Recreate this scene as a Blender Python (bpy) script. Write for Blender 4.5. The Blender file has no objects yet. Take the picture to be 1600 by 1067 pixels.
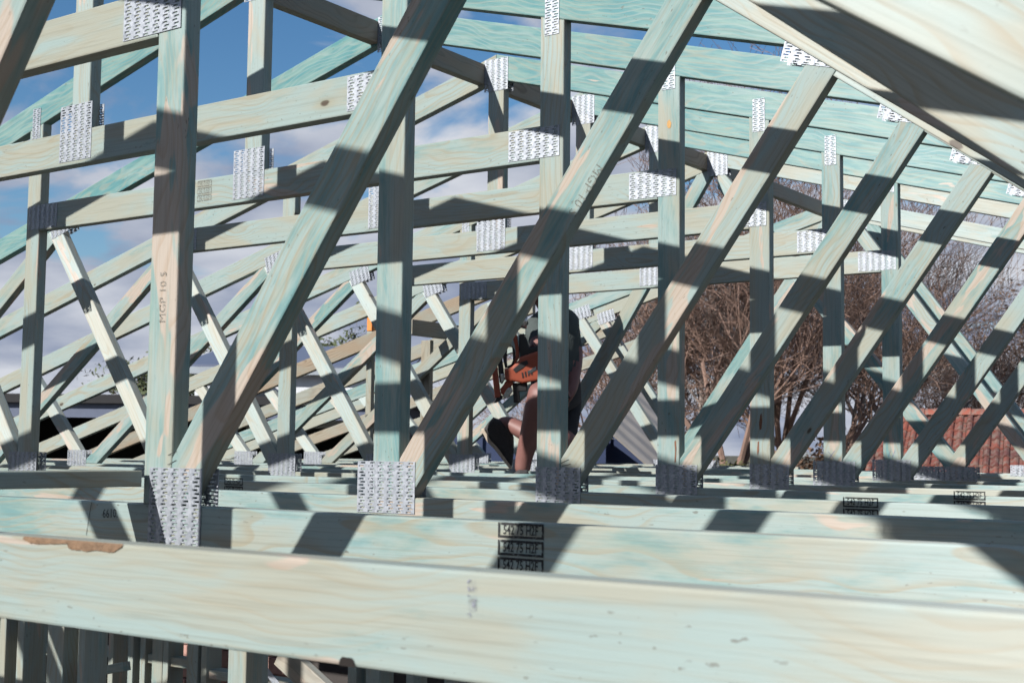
import bpy, bmesh, math, random
from mathutils import Vector, Matrix

random.seed(7)
S = bpy.context.scene
COL = S.collection

# ------------------------------------------------------------------ camera
YAW, PIT, ROLL, FPX = 0.6169, 0.0805, 0.0115, 2087.4
CAM = Vector((1.8374, -1.4978, 0.0994))
fw = Vector((-math.sin(YAW) * math.cos(PIT), math.cos(YAW) * math.cos(PIT), math.sin(PIT)))
rt = Vector((math.cos(YAW), math.sin(YAW), 0))
up = rt.cross(fw)
r_ = math.cos(ROLL) * rt + math.sin(ROLL) * up
u_ = -math.sin(ROLL) * rt + math.cos(ROLL) * up
cd = bpy.data.cameras.new('camera')
cam = bpy.data.objects.new('camera', cd)
COL.objects.link(cam)
m3 = Matrix((r_, u_, -fw)).transposed()
cam.matrix_world = Matrix.Translation(CAM) @ m3.to_4x4()
cd.sensor_width = 36.0
cd.sensor_fit = 'HORIZONTAL'
cd.lens = FPX / 1600 * 36
cd.clip_start = 0.02
cd.clip_end = 3000
cd.dof.use_dof = True
cd.dof.focus_distance = 3.3
cd.dof.aperture_fstop = 14
S.camera = cam


def at(px, py, depth):
    """point at a view depth behind a place in the photograph (for far background layout)"""
    return CAM + depth * (fw + (px - 800) / FPX * r_ - (py - 533.5) / FPX * u_)


# ------------------------------------------------------------------ sky and sun
LDIR = Vector((0.242, 1.0, -0.5625)).normalized()
EL = math.asin(-LDIR.z)
AZ = math.atan2(-LDIR.x, -LDIR.y)
w = bpy.data.worlds.new('World')
S.world = w
w.use_nodes = True
nt = w.node_tree
nt.nodes.clear()
N = nt.nodes.new
L = nt.links.new
out = N('ShaderNodeOutputWorld')
bg = N('ShaderNodeBackground')
sky = N('ShaderNodeTexSky')
sky.sky_type = 'NISHITA'
sky.sun_disc = False
sky.sun_elevation = EL
sky.sun_rotation = AZ
sky.altitude = 50
sky.air_density = 1.0
sky.dust_density = 0.6
sky.ozone_density = 2.5
bg.inputs[1].default_value = 0.062
tc = N('ShaderNodeTexCoord')
sep = N('ShaderNodeSeparateXYZ')
L(tc.outputs['Generated'], sep.inputs[0])
zz = N('ShaderNodeMath'); zz.operation = 'MAXIMUM'; zz.inputs[1].default_value = 0.0
L(sep.outputs[2], zz.inputs[0])
za = N('ShaderNodeMath'); za.operation = 'ADD'; za.inputs[1].default_value = 0.22
L(zz.outputs[0], za.inputs[0])
dv = N('ShaderNodeVectorMath'); dv.operation = 'DIVIDE'
L(tc.outputs['Generated'], dv.inputs[0])
cmb = N('ShaderNodeCombineXYZ')
for i in range(3):
    L(za.outputs[0], cmb.inputs[i])
L(cmb.outputs[0], dv.inputs[1])
mp = N('ShaderNodeMapping')
mp.inputs['Location'].default_value = (3.1, 1.7, 0.0)
L(dv.outputs[0], mp.inputs[0])
nz = N('ShaderNodeTexNoise')
nz.inputs['Scale'].default_value = 2.5
nz.inputs['Detail'].default_value = 9
nz.inputs['Roughness'].default_value = 0.52
nz.inputs['Distortion'].default_value = 0.35
L(mp.outputs[0], nz.inputs['Vector'])
# more cloud towards the horizon, all the way round
hz = N('ShaderNodeMapRange')
hz.inputs['From Min'].default_value = 0.06
hz.inputs['From Max'].default_value = 0.30
hz.inputs['To Min'].default_value = 0.28
hz.inputs['To Max'].default_value = 0.02
L(zz.outputs[0], hz.inputs[0])
sm = N('ShaderNodeMath'); sm.operation = 'ADD'
L(nz.outputs[0], sm.inputs[0]); L(hz.outputs[0], sm.inputs[1])
cr = N('ShaderNodeValToRGB')
cr.color_ramp.elements[0].position = 0.52
cr.color_ramp.elements[1].position = 0.615
L(sm.outputs[0], cr.inputs[0])
nz2 = N('ShaderNodeTexNoise')
nz2.inputs['Scale'].default_value = 2.6
nz2.inputs['Detail'].default_value = 6
L(mp.outputs[0], nz2.inputs['Vector'])
ccr = N('ShaderNodeValToRGB')
ccr.color_ramp.elements[0].position = 0.36
ccr.color_ramp.elements[0].color = (3.0, 3.55, 5.0, 1)
ccr.color_ramp.elements[1].position = 0.68
ccr.color_ramp.elements[1].color = (7.4, 7.7, 8.4, 1)
L(nz2.outputs[0], ccr.inputs[0])
mx = N('ShaderNodeMixRGB')
hs = N('ShaderNodeHueSaturation')
hs.inputs['Saturation'].default_value = 1.25
hs.inputs['Value'].default_value = 1.25
L(sky.outputs[0], hs.inputs['Color'])
L(cr.outputs[0], mx.inputs[0]); L(hs.outputs[0], mx.inputs[1]); L(ccr.outputs[0], mx.inputs[2])
L(mx.outputs[0], bg.inputs[0])
L(bg.outputs[0], out.inputs[0])

sd = bpy.data.lights.new('sun', 'SUN')
sd.energy = 5.0
sd.angle = math.radians(0.53)
sd.color = (1.0, 0.972, 0.93)
sun = bpy.data.objects.new('sun', sd)
COL.objects.link(sun)
sun.rotation_euler = LDIR.to_track_quat('-Z', 'Y').to_euler()
sun.location = (-5, -20, 14)

S.view_settings.view_transform = 'Standard'
S.view_settings.look = 'None'
S.view_settings.exposure = 0.54
S.view_settings.gamma = 1.0
S.render.engine = 'CYCLES'
S.cycles.max_bounces = 6
S.cycles.diffuse_bounces = 1
S.cycles.adaptive_threshold = 0.03
S.cycles.use_denoising = True

# ------------------------------------------------------------------ materials


class G:
    """small node-graph helper"""

    def __init__(s, name):
        s.m = bpy.data.materials.new(name)
        s.m.use_nodes = True
        s.t = s.m.node_tree
        s.b = s.t.nodes['Principled BSDF']

    def n(s, typ, ins=None, **kw):
        nd = s.t.nodes.new(typ)
        for k, v in kw.items():
            setattr(nd, k, v)
        for k, v in (ins or {}).items():
            s.set(nd.inputs[k], v)
        return nd

    def set(s, sock, v):
        if isinstance(v, bpy.types.NodeSocket):
            s.t.links.new(v, sock)
        else:
            sock.default_value = v

    def math(s, op, a, b=0.0, c=None, clamp=False):
        nd = s.t.nodes.new('ShaderNodeMath')
        nd.operation = op
        nd.use_clamp = clamp
        s.set(nd.inputs[0], a)
        s.set(nd.inputs[1], b)
        if c is not None:
            s.set(nd.inputs[2], c)
        return nd.outputs[0]

    def noise(s, vec, scale, detail=3, rough=0.5, dist=0.0):
        return s.n('ShaderNodeTexNoise', {'Vector': vec, 'Scale': scale, 'Detail': detail, 'Roughness': rough, 'Distortion': dist}).outputs[0]

    def mapping(s, vec, loc=(0, 0, 0), sc=(1, 1, 1)):
        return s.n('ShaderNodeMapping', {'Vector': vec, 'Location': loc, 'Scale': sc}).outputs[0]

    def mix(s, f, a, b):
        nd = s.t.nodes.new('ShaderNodeMixRGB')
        s.set(nd.inputs[0], f); s.set(nd.inputs[1], a); s.set(nd.inputs[2], b)
        return nd.outputs[0]

    def ramp(s, v, lo, hi, smooth=True):
        nd = s.t.nodes.new('ShaderNodeMapRange')
        nd.interpolation_type = 'SMOOTHSTEP' if smooth else 'LINEAR'
        s.set(nd.inputs[0], v)
        s.set(nd.inputs[1], lo); s.set(nd.inputs[2], hi)
        return nd.outputs[0]

    def bump(s, h, strength, dist=0.001):
        nd = s.n('ShaderNodeBump', {'Height': h, 'Strength': strength, 'Distance': dist})
        s.t.links.new(nd.outputs[0], s.b.inputs['Normal'])


def c4(r, g, b):
    return (r, g, b, 1)


def wood_material():
    g = G('treated_pine')
    tcn = g.n('ShaderNodeTexCoord')
    oi = g.n('ShaderNodeObjectInfo')
    sepc = g.n('ShaderNodeSeparateColor', {0: oi.outputs['Color']})
    P_TEAL, P_PEACH, P_BROWN = sepc.outputs[0], sepc.outputs[1], sepc.outputs[2]
    rnd = oi.outputs['Random']
    r2 = g.math('FRACT', g.math('MULTIPLY', rnd, 17.37))
    r3 = g.math('FRACT', g.math('MULTIPLY', rnd, 91.13))
    off = g.n('ShaderNodeCombineXYZ', {0: g.math('MULTIPLY', rnd, 60.0), 1: g.math('MULTIPLY', r2, 20.0), 2: g.math('MULTIPLY', r3, 40.0)}).outputs[0]
    co = g.n('ShaderNodeVectorMath', {0: tcn.outputs['Object'], 1: off}, operation='ADD').outputs[0]
    # growth rings cut along the stick
    sp = g.n('ShaderNodeSeparateXYZ', {0: tcn.outputs['Object']})
    wob = g.noise(g.mapping(co, sc=(2.1, 3.0, 3.0)), 1.0, 2.5, 0.5)
    wob2 = g.noise(g.mapping(co, sc=(2.2, 9.0, 9.0)), 1.0, 2.0, 0.5)
    zc = g.math('ADD', sp.outputs[2], g.math('MULTIPLY_ADD', r2, 0.11, -0.09))
    zc = g.math('ADD', zc, g.math('MULTIPLY_ADD', wob, 0.26, -0.13))
    yc = g.math('ADD', sp.outputs[1], g.math('MULTIPLY_ADD', r3, 0.05, 0.012))
    yc = g.math('ADD', yc, g.math('MULTIPLY_ADD', wob2, 0.09, -0.045))
    rr = g.math('SQRT', g.math('ADD', g.math('MULTIPLY', zc, zc), g.math('MULTIPLY', yc, yc)))
    ring = g.math('FRACT', g.math('MULTIPLY', rr, 85.0))
    late = g.math('MULTIPLY', g.ramp(ring, 0.50, 0.90), g.math('SUBTRACT', 1.0, g.ramp(ring, 0.9, 1.0)))
    fine = g.noise(g.mapping(co, sc=(5, 240, 240)), 1.0, 3, 0.6)
    # base timber: cream to pale aqua, in soft drifts along the grain
    s1 = g.noise(g.mapping(co, sc=(2.8, 10, 10)), 1.0, 5, 0.58, 0.5)
    s2 = g.noise(g.mapping(co, sc=(8.5, 55, 55)), 1.0, 4, 0.6)
    s3 = g.noise(g.mapping(co, loc=(5, 9, 2), sc=(3.1, 15, 15)), 1.0, 3, 0.55, 0.6)
    wlo = g.math('MULTIPLY_ADD', P_TEAL, -0.20, 0.42)
    wsh = g.ramp(s3, wlo, g.math('ADD', wlo, 0.24))
    base = g.mix(wsh, c4(0.490, 0.500, 0.415), c4(0.435, 0.545, 0.520))
    latec = g.mix(wob2, c4(0.47, 0.37, 0.24), c4(0.43, 0.39, 0.27))
    lf = g.math('MULTIPLY', g.ramp(wob, 0.38, 0.62), g.math('MULTIPLY_ADD', P_TEAL, 0.15, 0.55))
    base = g.mix(g.math('MULTIPLY', late, lf), base, latec)
    # blue-green treatment, patchy and following the grain
    st = g.math('MULTIPLY_ADD', s2, 0.34, g.math('MULTIPLY', s1, 0.82))
    lo = g.math('MULTIPLY_ADD', P_TEAL, -0.44, 0.74)
    tealm = g.ramp(st, lo, g.math('ADD', lo, 0.20))
    tealm = g.math('MULTIPLY', tealm, g.math('MULTIPLY_ADD', late, -0.5, 1.0))
    tcol = g.mix(g.ramp(s2, 0.35, 0.66), c4(0.27, 0.46, 0.42), c4(0.11, 0.34, 0.36))
    col = g.mix(g.math('MULTIPLY', tealm, g.math('MULTIPLY_ADD', P_TEAL, 0.45, 0.45)), base, tcol)
    # bare pink-cream wood where the treatment did not take
    pk = g.noise(g.mapping(co, loc=(11, 3, 5), sc=(2.2, 12, 12)), 1.0, 3.0, 0.6, 0.4)
    plo = g.math('MULTIPLY_ADD', P_PEACH, -0.20, 0.675)
    pm = g.ramp(pk, plo, g.math('ADD', plo, 0.022))
    col = g.mix(g.math('MULTIPLY', pm, 0.88), col, g.mix(late, c4(0.66, 0.545, 0.455), c4(0.60, 0.47, 0.37)))
    # arris: pale worn edges come with the shape; knots
    vk = g.n('ShaderNodeTexVoronoi', {'Vector': g.mapping(co, sc=(3.4, 0.0, 7.0)), 'Scale': 1.0, 'Randomness': 1.0})
    vsep = g.n('ShaderNodeSeparateColor', {0: vk.outputs['Color']})
    has = g.math('GREATER_THAN', vsep.outputs[0], 0.64)
    vd = g.math('ADD', vk.outputs['Distance'], g.math('MULTIPLY_ADD', s2, 0.06, -0.03))
    ksz = g.math('MULTIPLY_ADD', vsep.outputs[1], 0.032, 0.022)
    kn = g.math('MULTIPLY', has, g.math('SUBTRACT', 1.0, g.ramp(vd, ksz, g.math('ADD', ksz, 0.02))))
    kh = g.math('MULTIPLY', has, g.math('SUBTRACT', 1.0, g.ramp(vd, ksz, g.math('MULTIPLY', ksz, 3.2))))
    col = g.mix(g.math('MULTIPLY', kh, 0.35), col, c4(0.44, 0.37, 0.22))
    col = g.mix(g.math('MULTIPLY', kn, 0.9), col, c4(0.105, 0.07, 0.05))
    # dirt specks, resin dots and scuffs
    spk = g.noise(g.mapping(co, sc=(70, 170, 170)), 1.0, 2, 0.5)
    spm = g.math('MULTIPLY', g.ramp(spk, 0.665, 0.72), g.ramp(s3, 0.46, 0.62))
    col = g.mix(g.math('MULTIPLY', spm, 0.6), col, c4(0.16, 0.13, 0.10))
    col = g.mix(g.math('MULTIPLY', g.ramp(fine, 0.45, 0.72), 0.30), col, c4(0.27, 0.27, 0.21))
    # brown older timber
    bro = g.mix(late, c4(0.42, 0.315, 0.215), c4(0.26, 0.175, 0.11))
    bro = g.mix(g.ramp(s1, 0.4, 0.65), bro, c4(0.36, 0.34, 0.27))
    col = g.mix(P_BROWN, col, bro)
    col = g.mix(1.0, col, c4(0.58, 0.58, 0.58)); col.node.blend_type = 'MULTIPLY'
    g.set(g.b.inputs['Base Color'], col)
    g.set(g.b.inputs['Roughness'], g.math('MULTIPLY_ADD', fine, 0.18, 0.47))
    g.b.inputs['Specular IOR Level'].default_value = 0.5
    g.b.inputs['Anisotropic'].default_value = 0.95
    tg = g.n('ShaderNodeTangent', direction_type='RADIAL', axis='X')
    g.set(g.b.inputs['Tangent'], tg.outputs[0])
    g.bump(fine, 0.4, 0.0009)
    return g.m


def galv_material():
    g = G('galvanised_steel')
    tcn = g.n('ShaderNodeTexCoord')
    oi = g.n('ShaderNodeObjectInfo')
    off = g.n('ShaderNodeCombineXYZ', {0: g.math('MULTIPLY', oi.outputs['Random'], 30.0)}).outputs[0]
    co = g.n('ShaderNodeVectorMath', {0: tcn.outputs['Object'], 1: off}, operation='ADD').outputs[0]
    v = g.n('ShaderNodeTexVoronoi', {'Vector': co, 'Scale': 150.0})
    vs = g.n('ShaderNodeSeparateColor', {0: v.outputs['Color']})
    nn = g.noise(co, 260, 3, 0.6)
    col = g.mix(vs.outputs[0], c4(0.25, 0.27, 0.30), c4(0.36, 0.38, 0.415))
    col = g.mix(g.ramp(nn, 0.55, 0.75), col, c4(0.40, 0.42, 0.45))
    g.set(g.b.inputs['Base Color'], col)
    g.b.inputs['Metallic'].default_value = 0.58
    g.set(g.b.inputs['Roughness'], g.math('MULTIPLY_ADD', vs.outputs[1], 0.18, 0.48))
    g.bump(nn, 0.3, 0.0004)
    return g.m


def plain(name, col, rough=0.6, metal=0.0, var=0.12, scale=8.0, bump=0.0, spec=0.5):
    g = G(name)
    tcn = g.n('ShaderNodeTexCoord')
    nn = g.noise(tcn.outputs['Object'], scale, 5, 0.6)
    d = tuple(max(0, c * (1 - var * 2)) for c in col) + (1,)
    e = tuple(min(1, c * (1 + var)) for c in col) + (1,)
    g.set(g.b.inputs['Base Color'], g.mix(nn, d, e))
    g.b.inputs['Roughness'].default_value = rough
    g.b.inputs['Metallic'].default_value = metal
    g.b.inputs['Specular IOR Level'].default_value = spec
    if bump:
        g.bump(nn, bump, 0.01)
    return g.m


M_WOOD = wood_material()
M_GALV = galv_material()


def ink(name, col, lo, hi):
    g = G(name)
    tcn = g.n('ShaderNodeTexCoord')
    a = g.noise(g.mapping(tcn.outputs['Object'], sc=(160, 420, 160)), 1.0, 4, 0.65)
    g.b.inputs['Base Color'].default_value = c4(*col)
    g.b.inputs['Roughness'].default_value = 0.85
    g.set(g.b.inputs['Alpha'], g.math('MULTIPLY_ADD', g.ramp(a, lo, hi), -0.8, 0.88))
    return g.m


M_INK = ink('stamp_ink', (0.018, 0.018, 0.02), 0.52, 0.74)
M_PALEINK = ink('faded_stamp_ink', (0.15, 0.15, 0.13), 0.42, 0.62)
M_BLUEINK = plain('marker_ink', (0.06, 0.08, 0.22), 0.7)

# ------------------------------------------------------------------ helpers


def tag(o, label=None, cat=None, group=None, kind=None):
    if label: o['label'] = label
    if cat: o['category'] = cat
    if group: o['group'] = group
    if kind: o['kind'] = kind
    return o


def obj(name, me, mat=None, parent=None, loc=(0, 0, 0), rot=(0, 0, 0), color=None):
    if mat is not None and not me.materials:
        me.materials.append(mat)
    o = bpy.data.objects.new(name, me)
    COL.objects.link(o)
    o.parent = parent
    o.location = loc
    o.rotation_euler = rot
    if color: o.color = color
    return o


def empty(name, loc, rz=0.0):
    o = bpy.data.objects.new(name, None)
    COL.objects.link(o)
    o.location = loc
    o.rotation_euler = (0, 0, rz)
    o.empty_display_size = 0.1
    return o


def mesh(name, verts, faces, smooth=False):
    me = bpy.data.meshes.new(name)
    me.from_pydata([tuple(v) for v in verts], [], faces)
    me.update()
    if smooth:
        me.polygons.foreach_set('use_smooth', [True] * len(me.polygons))
    return me


def clip(poly, a, b, c):
    """keep the part of a convex polygon with a*x + b*z <= c"""
    res = []
    for i in range(len(poly)):
        p, q = poly[i], poly[(i + 1) % len(poly)]
        dp, dq = a * p[0] + b * p[1] - c, a * q[0] + b * q[1] - c
        if dp <= 0: res.append(p)
        if (dp < 0 < dq) or (dq < 0 < dp):
            t = dp / (dp - dq)
            res.append((p[0] + t * (q[0] - p[0]), p[1] + t * (q[1] - p[1])))
    return res


def inset(poly, d):
    n = len(poly)
    res = []
    for i in range(n):
        p0, p1, p2 = Vector(poly[i - 1]), Vector(poly[i]), Vector(poly[(i + 1) % n])
        e1, e2 = (p1 - p0).normalized(), (p2 - p1).normalized()
        n1, n2 = Vector((-e1.y, e1.x)), Vector((-e2.y, e2.x))
        k = 1 + n1.dot(n2)
        res.append(tuple(p1 + (n1 + n2) * (d / max(k, 0.25))))
    return res


def ccw(poly):
    a = sum(poly[i - 1][0] * poly[i][1] - poly[i][0] * poly[i - 1][1] for i in range(len(poly)))
    return poly if a > 0 else poly[::-1]


def dedupe(poly):
    res = []
    for p in poly:
        if not res or math.hypot(p[0] - res[-1][0], p[1] - res[-1][1]) > 1e-4:
            res.append(p)
    if math.hypot(res[0][0] - res[-1][0], res[0][1] - res[-1][1]) < 1e-4: res.pop()
    return res


def stick_mesh(name, poly, org, ang, th=0.035, r=0.0032):
    """timber cut to a polygon in the x-z plane; local x runs along the grain"""
    ca, sa = math.cos(ang), math.sin(ang)
    pl = [((x - org[0]) * ca + (z - org[1]) * sa, -(x - org[0]) * sa + (z - org[1]) * ca) for x, z in poly]
    pl = ccw(dedupe(pl))
    n = len(pl)
    rings = [(inset(pl, r), 0.0), (inset(pl, 0.3 * r), 0.3 * r), (pl, r), (pl, th - r), (inset(pl, 0.3 * r), th - 0.3 * r), (inset(pl, r), th)]
    vs, fs = [], []
    for rg, y in rings:
        vs += [(a, y, b) for a, b in rg]
    for k in range(len(rings) - 1):
        for i in range(n):
            j = (i + 1) % n
            fs.append((k * n + i, k * n + j, (k + 1) * n + j, (k + 1) * n + i))
    fs.append(tuple(range(n - 1, -1, -1))[::-1])
    fs.append(tuple(range((len(rings) - 1) * n, len(rings) * n))[::-1])
    me = mesh(name, vs, fs)
    bm = bmesh.new(); bm.from_mesh(me)
    bmesh.ops.recalc_face_normals(bm, faces=bm.faces)
    bm.to_mesh(me); bm.free()
    return me


def box_stick(name, p0, p1, a, b, mat=None, parent=None, color=(0.3, 0.2, 0, 1), roll_up=(0, 0, 1), base=(0, 0, 0), r=0.003):
    """straight timber from p0 to p1, section a (sideways) by b (in the roll_up direction), centred on the line"""
    p0, p1 = Vector(p0), Vector(p1)
    d = p1 - p0
    ln = d.length
    x = d.normalized()
    upv = Vector(roll_up)
    y = upv.cross(x).normalized()
    z = x.cross(y)
    me = stick_mesh(name, [(0, -b / 2), (ln, -b / 2), (ln, b / 2), (0, b / 2)], (0, 0), 0, a, r)
    me.materials.append(mat or M_WOOD)
    o = bpy.data.objects.new(name, me)
    COL.objects.link(o)
    o.parent = parent
    o.matrix_local = Matrix.Translation(p0 - y * a / 2 - Vector(base)) @ Matrix((x, y, z)).transposed().to_4x4()
    o.color = color
    return o


_plate_cache = {}


def plate_mesh(wd, ht, teeth=False):
    """galvanised nail plate: thin sheet with pairs of punched slots and raised lips; front faces -y"""
    nc = max(2, round(wd / 0.0254)); nr = max(2, round(ht / 0.0134))
    key = (nc, nr, round(wd, 3), round(ht, 3), teeth)
    if key in _plate_cache: return _plate_cache[key]
    t = 0.0012
    vs, fs = [], []
    cw, ch = wd / nc, ht / nr / 2

    def quad(a, b, c, d):
        k = len(vs); vs.extend((a, b, c, d)); fs.append((k, k + 1, k + 2, k + 3))
    for i in range(nc):
        for j in range(nr * 2):
            x0, z0 = i * cw, j * ch
            x1, z1 = x0 + cw, z0 + ch
            sh = 0.0022 if j % 2 else -0.0022
            hx0 = x0 + cw * 0.5 - 0.0062 + sh; hx1 = hx0 + 0.0122
            hz0 = z0 + ch * 0.5 - 0.0017; hz1 = hz0 + 0.0034
            o4 = [(x0, 0, z0), (x1, 0, z0), (x1, 0, z1), (x0, 0, z1)]
            h4 = [(hx0, 0, hz0), (hx1, 0, hz0), (hx1, 0, hz1), (hx0, 0, hz1)]
            for k in range(4):
                quad(o4[k], o4[(k + 1) % 4], h4[(k + 1) % 4], h4[k])
            if teeth:
                for k in range(4):
                    a, b = h4[k], h4[(k + 1) % 4]
                    quad((b[0], t, b[2]), (a[0], t, a[2]), a, b)
                xt = hx0 + 0.001
                k = len(vs)
                vs.extend(((xt, t, hz0), (xt, t, hz1), (xt + 0.0015, t + 0.0085, (hz0 + hz1) / 2)))
                fs.append((k, k + 1, k + 2))
                xt = hx1 - 0.001
                k = len(vs)
                vs.extend(((xt, t, hz0), (xt, t, hz1), (xt - 0.0015, t + 0.0085, (hz0 + hz1) / 2)))
                fs.append((k, k + 1, k + 2))
                for k in range(4):
                    a, b, c, d = o4[k], o4[(k + 1) % 4], h4[(k + 1) % 4], h4[k]
                    quad(*[(v[0], t, v[2]) for v in (d, c, b, a)])
            else:
                for k in range(4):
                    a, b = h4[k], h4[(k + 1) % 4]
                    quad((b[0], t, b[2]), (a[0], t, a[2]), a, b)
                # folded lip at the left end of the slot
                lx = hx0 - 0.0004
                quad((lx - 0.0016, 0, hz0), (lx + 0.0012, -0.0009, hz0), (lx + 0.0012, -0.0009, hz1), (lx - 0.0016, 0, hz1))
                quad((lx + 0.0012, -0.0009, hz0), (lx + 0.0022, 0.0006, hz0), (lx + 0.0022, 0.0006, hz1), (lx + 0.0012, -0.0009, hz1))
    e = [(0, 0), (wd, 0), (wd, ht), (0, ht)]
    for k in range(4):
        a, b = e[k], e[(k + 1) % 4]
        quad((b[0], 0, b[1]), (b[0], t, b[1]), (a[0], t, a[1]), (a[0], 0, a[1]))
    me = mesh('nail_plate', vs, fs)
    me.materials.append(M_GALV)
    _plate_cache[key] = me
    return me


# ------------------------------------------------------------------ the roof trusses
XC = -1.013          # ridge line
SP = 0.6             # truss spacing
ZB = -0.09           # underside of the bottom chords
PT = 0.277           # roof pitch (rise over run)
TH = 0.035
CHV = 0.0925         # vertical depth of a top chord
PA = math.atan(PT)


def mir(poly):
    return [(2 * XC - x, z) for x, z in poly]


def low(x):          # underside of the top chords
    return 1.177 - PT * x if x > XC else 1.177 - PT * (2 * XC - x)


BIG = 20
bottom = [(-6.30, ZB), (4.27, ZB), (4.27, 0), (-6.30, 0)]
flat = [(2 * XC + 0.001, 0.812), (-0.001, 0.812), (-0.001, 0.900), (2 * XC + 0.001, 0.900)]
EAVE = 4.75
topR = [(XC, low(XC)), (EAVE, 1.177 - PT * EAVE), (EAVE, 1.177 - PT * EAVE + CHV), (XC, low(XC) + CHV)]
postR = clip([(0, 0), (0.07, 0), (0.07, 2), (0, 2)], PT, 1, 1.177)
king = [(XC - 0.035, 0.9005), (XC + 0.035, 0.9005), (XC + 0.035, low(XC + 0.035)), (XC, low(XC)), (XC - 0.035, low(XC - 0.035))]
SD = 1.376
gapD = 0.07 * math.sqrt(1 + SD * SD)
dl = lambda x: 0.077 + SD * (x - 0.07)
diagR = [(-0.4, dl(-0.4)), (-0.4, dl(-0.4) - gapD), (1.2, dl(1.2) - gapD), (1.2, dl(1.2))]
diagR = clip(diagR, -1, 0, -0.0705)
diagR = clip(diagR, 0, -1, -0.0005)
diagR = clip(diagR, PT, 1, 1.1765)
SW = 0.735
gapW = 0.07 * math.sqrt(1 + SW * SW)


def web_poly(ln=None):
    (xa, za), (xb, zb_) = ln or ((.762, .910), (1.762, .910 - SW))
    wl = lambda x: za + (zb_ - za) / (xb - xa) * (x - xa)
    p = [(0.3, wl(0.3)), (3, wl(3)), (3, wl(3) + gapW), (0.3, wl(0.3) + gapW)]
    p = clip(p, PT, 1, 1.1765)
    # butt against the diagonal's upper-right edge
    p = clip(p, -1, 1 / SD, -1 * 0.07 + (0.077 - gapD) / SD - 0.0005)
    p = clip(p, 0, -1, -0.0005)
    return p


webR = web_poly()
# outer web: from the bottom node up to the top chord beyond it (measured on the left side, mirrored)
SO = 0.99
gapO = 0.07 * math.sqrt(1 + SO * SO)
ol = lambda x: 0.0 + SO * (x - 2.165)
outR = [(1.5, ol(1.5)), (1.5, ol(1.5) + gapO), (4, ol(4) + gapO), (4, ol(4))]
outR = clip(outR, 0, -1, -0.0005)
outR = clip(outR, PT, 1, 1.1765)
wlx = lambda x: 0.910 + gapW - SW * (x - 0.762)
outR = clip(outR, -SW, -1, -(0.910 + gapW + SW * 0.762) - 0.0005)

# webs of the girder trusses: from the ridge to the foot of the diagonal
def wweb(x_top, x_bot, ztop=1.46):
    dx, dz = x_bot - x_top, 0 - ztop
    ln = math.hypot(dx, dz)
    nx, nz = -dz / ln * 0.07, dx / ln * 0.07
    ext = 0.3
    a = (x_top - dx / ln * ext, ztop - dz / ln * ext); b = (x_bot + dx / ln * ext, 0 + dz / ln * ext)
    p = [a, b, (b[0] + nx, b[1] + nz), (a[0] + nx, a[1] + nz)]
    p = clip(p, 0, -1, -0.0005)
    p = clip(p, PT, 1, 1.1765)
    return clip(p, -1, 0, -(XC + 0.0005))


ANG_D = math.atan(SD)
ANG_W = -math.atan(SW)
ANG_O = math.atan(SO)
_tm = {}
jr = random.Random(12)


def tmesh(key, poly, ang):
    if key not in _tm:
        cx = sum(p[0] for p in poly) / len(poly); cz = sum(p[1] for p in poly) / len(poly)
        me = stick_mesh(key, poly, (cx, cz), ang, TH)
        me.materials.append(M_WOOD)
        _tm[key] = (me, cx, cz, ang)
    return _tm[key]


def put(tr, name, key, poly, ang, color, dz=0.0, dy=0.0):
    me, cx, cz, a = tmesh(key, poly, ang)
    o = bpy.data.objects.new(name, me)
    COL.objects.link(o)
    o.parent = tr
    o.location = (cx - XC, dy + jr.uniform(.0, .0011), cz - ZB + dz)
    o.rotation_euler = (0, -a, 0)
    o.color = color
    return o


def plate(tr, x0, x1, z0, z1, rot=0.0, back=True, front=True):
    wd, ht = x1 - x0, z1 - z0
    if front:
        o = bpy.data.objects.new('nail_plate', plate_mesh(wd, ht))
        COL.objects.link(o); o.parent = tr
        o.location = (x0 - XC, -0.0013, z0 - ZB); o.rotation_euler = (0, -rot, 0)
    if back:
        o = bpy.data.objects.new('nail_plate', plate_mesh(wd, ht, True))
        COL.objects.link(o); o.parent = tr
        o.location = (x0 - XC + wd * math.cos(rot), TH + 0.0013, z0 - ZB + wd * math.sin(rot)); o.rotation_euler = (0, rot, math.pi)


rv = random.Random(3)


def tint(t, p, b=0.0):
    return (min(1, max(0, t + rv.uniform(-.17, .17))), min(1, max(0, p + rv.uniform(-.18, .18))), b, 1)


BASE = {0: (.018, .148, -.066, .062), 1: (-.04, .114, -.033, .072), 2: (0, .128, -.028, .058), 3: (-.003, .126, -.02, .062),
        4: (0, .133, -.016, .062), 5: (-.038, .116, -.015, .071), 6: (-.043, .108, -.005, .076)}
DY = {-1: -.017, 0: .009}


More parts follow.
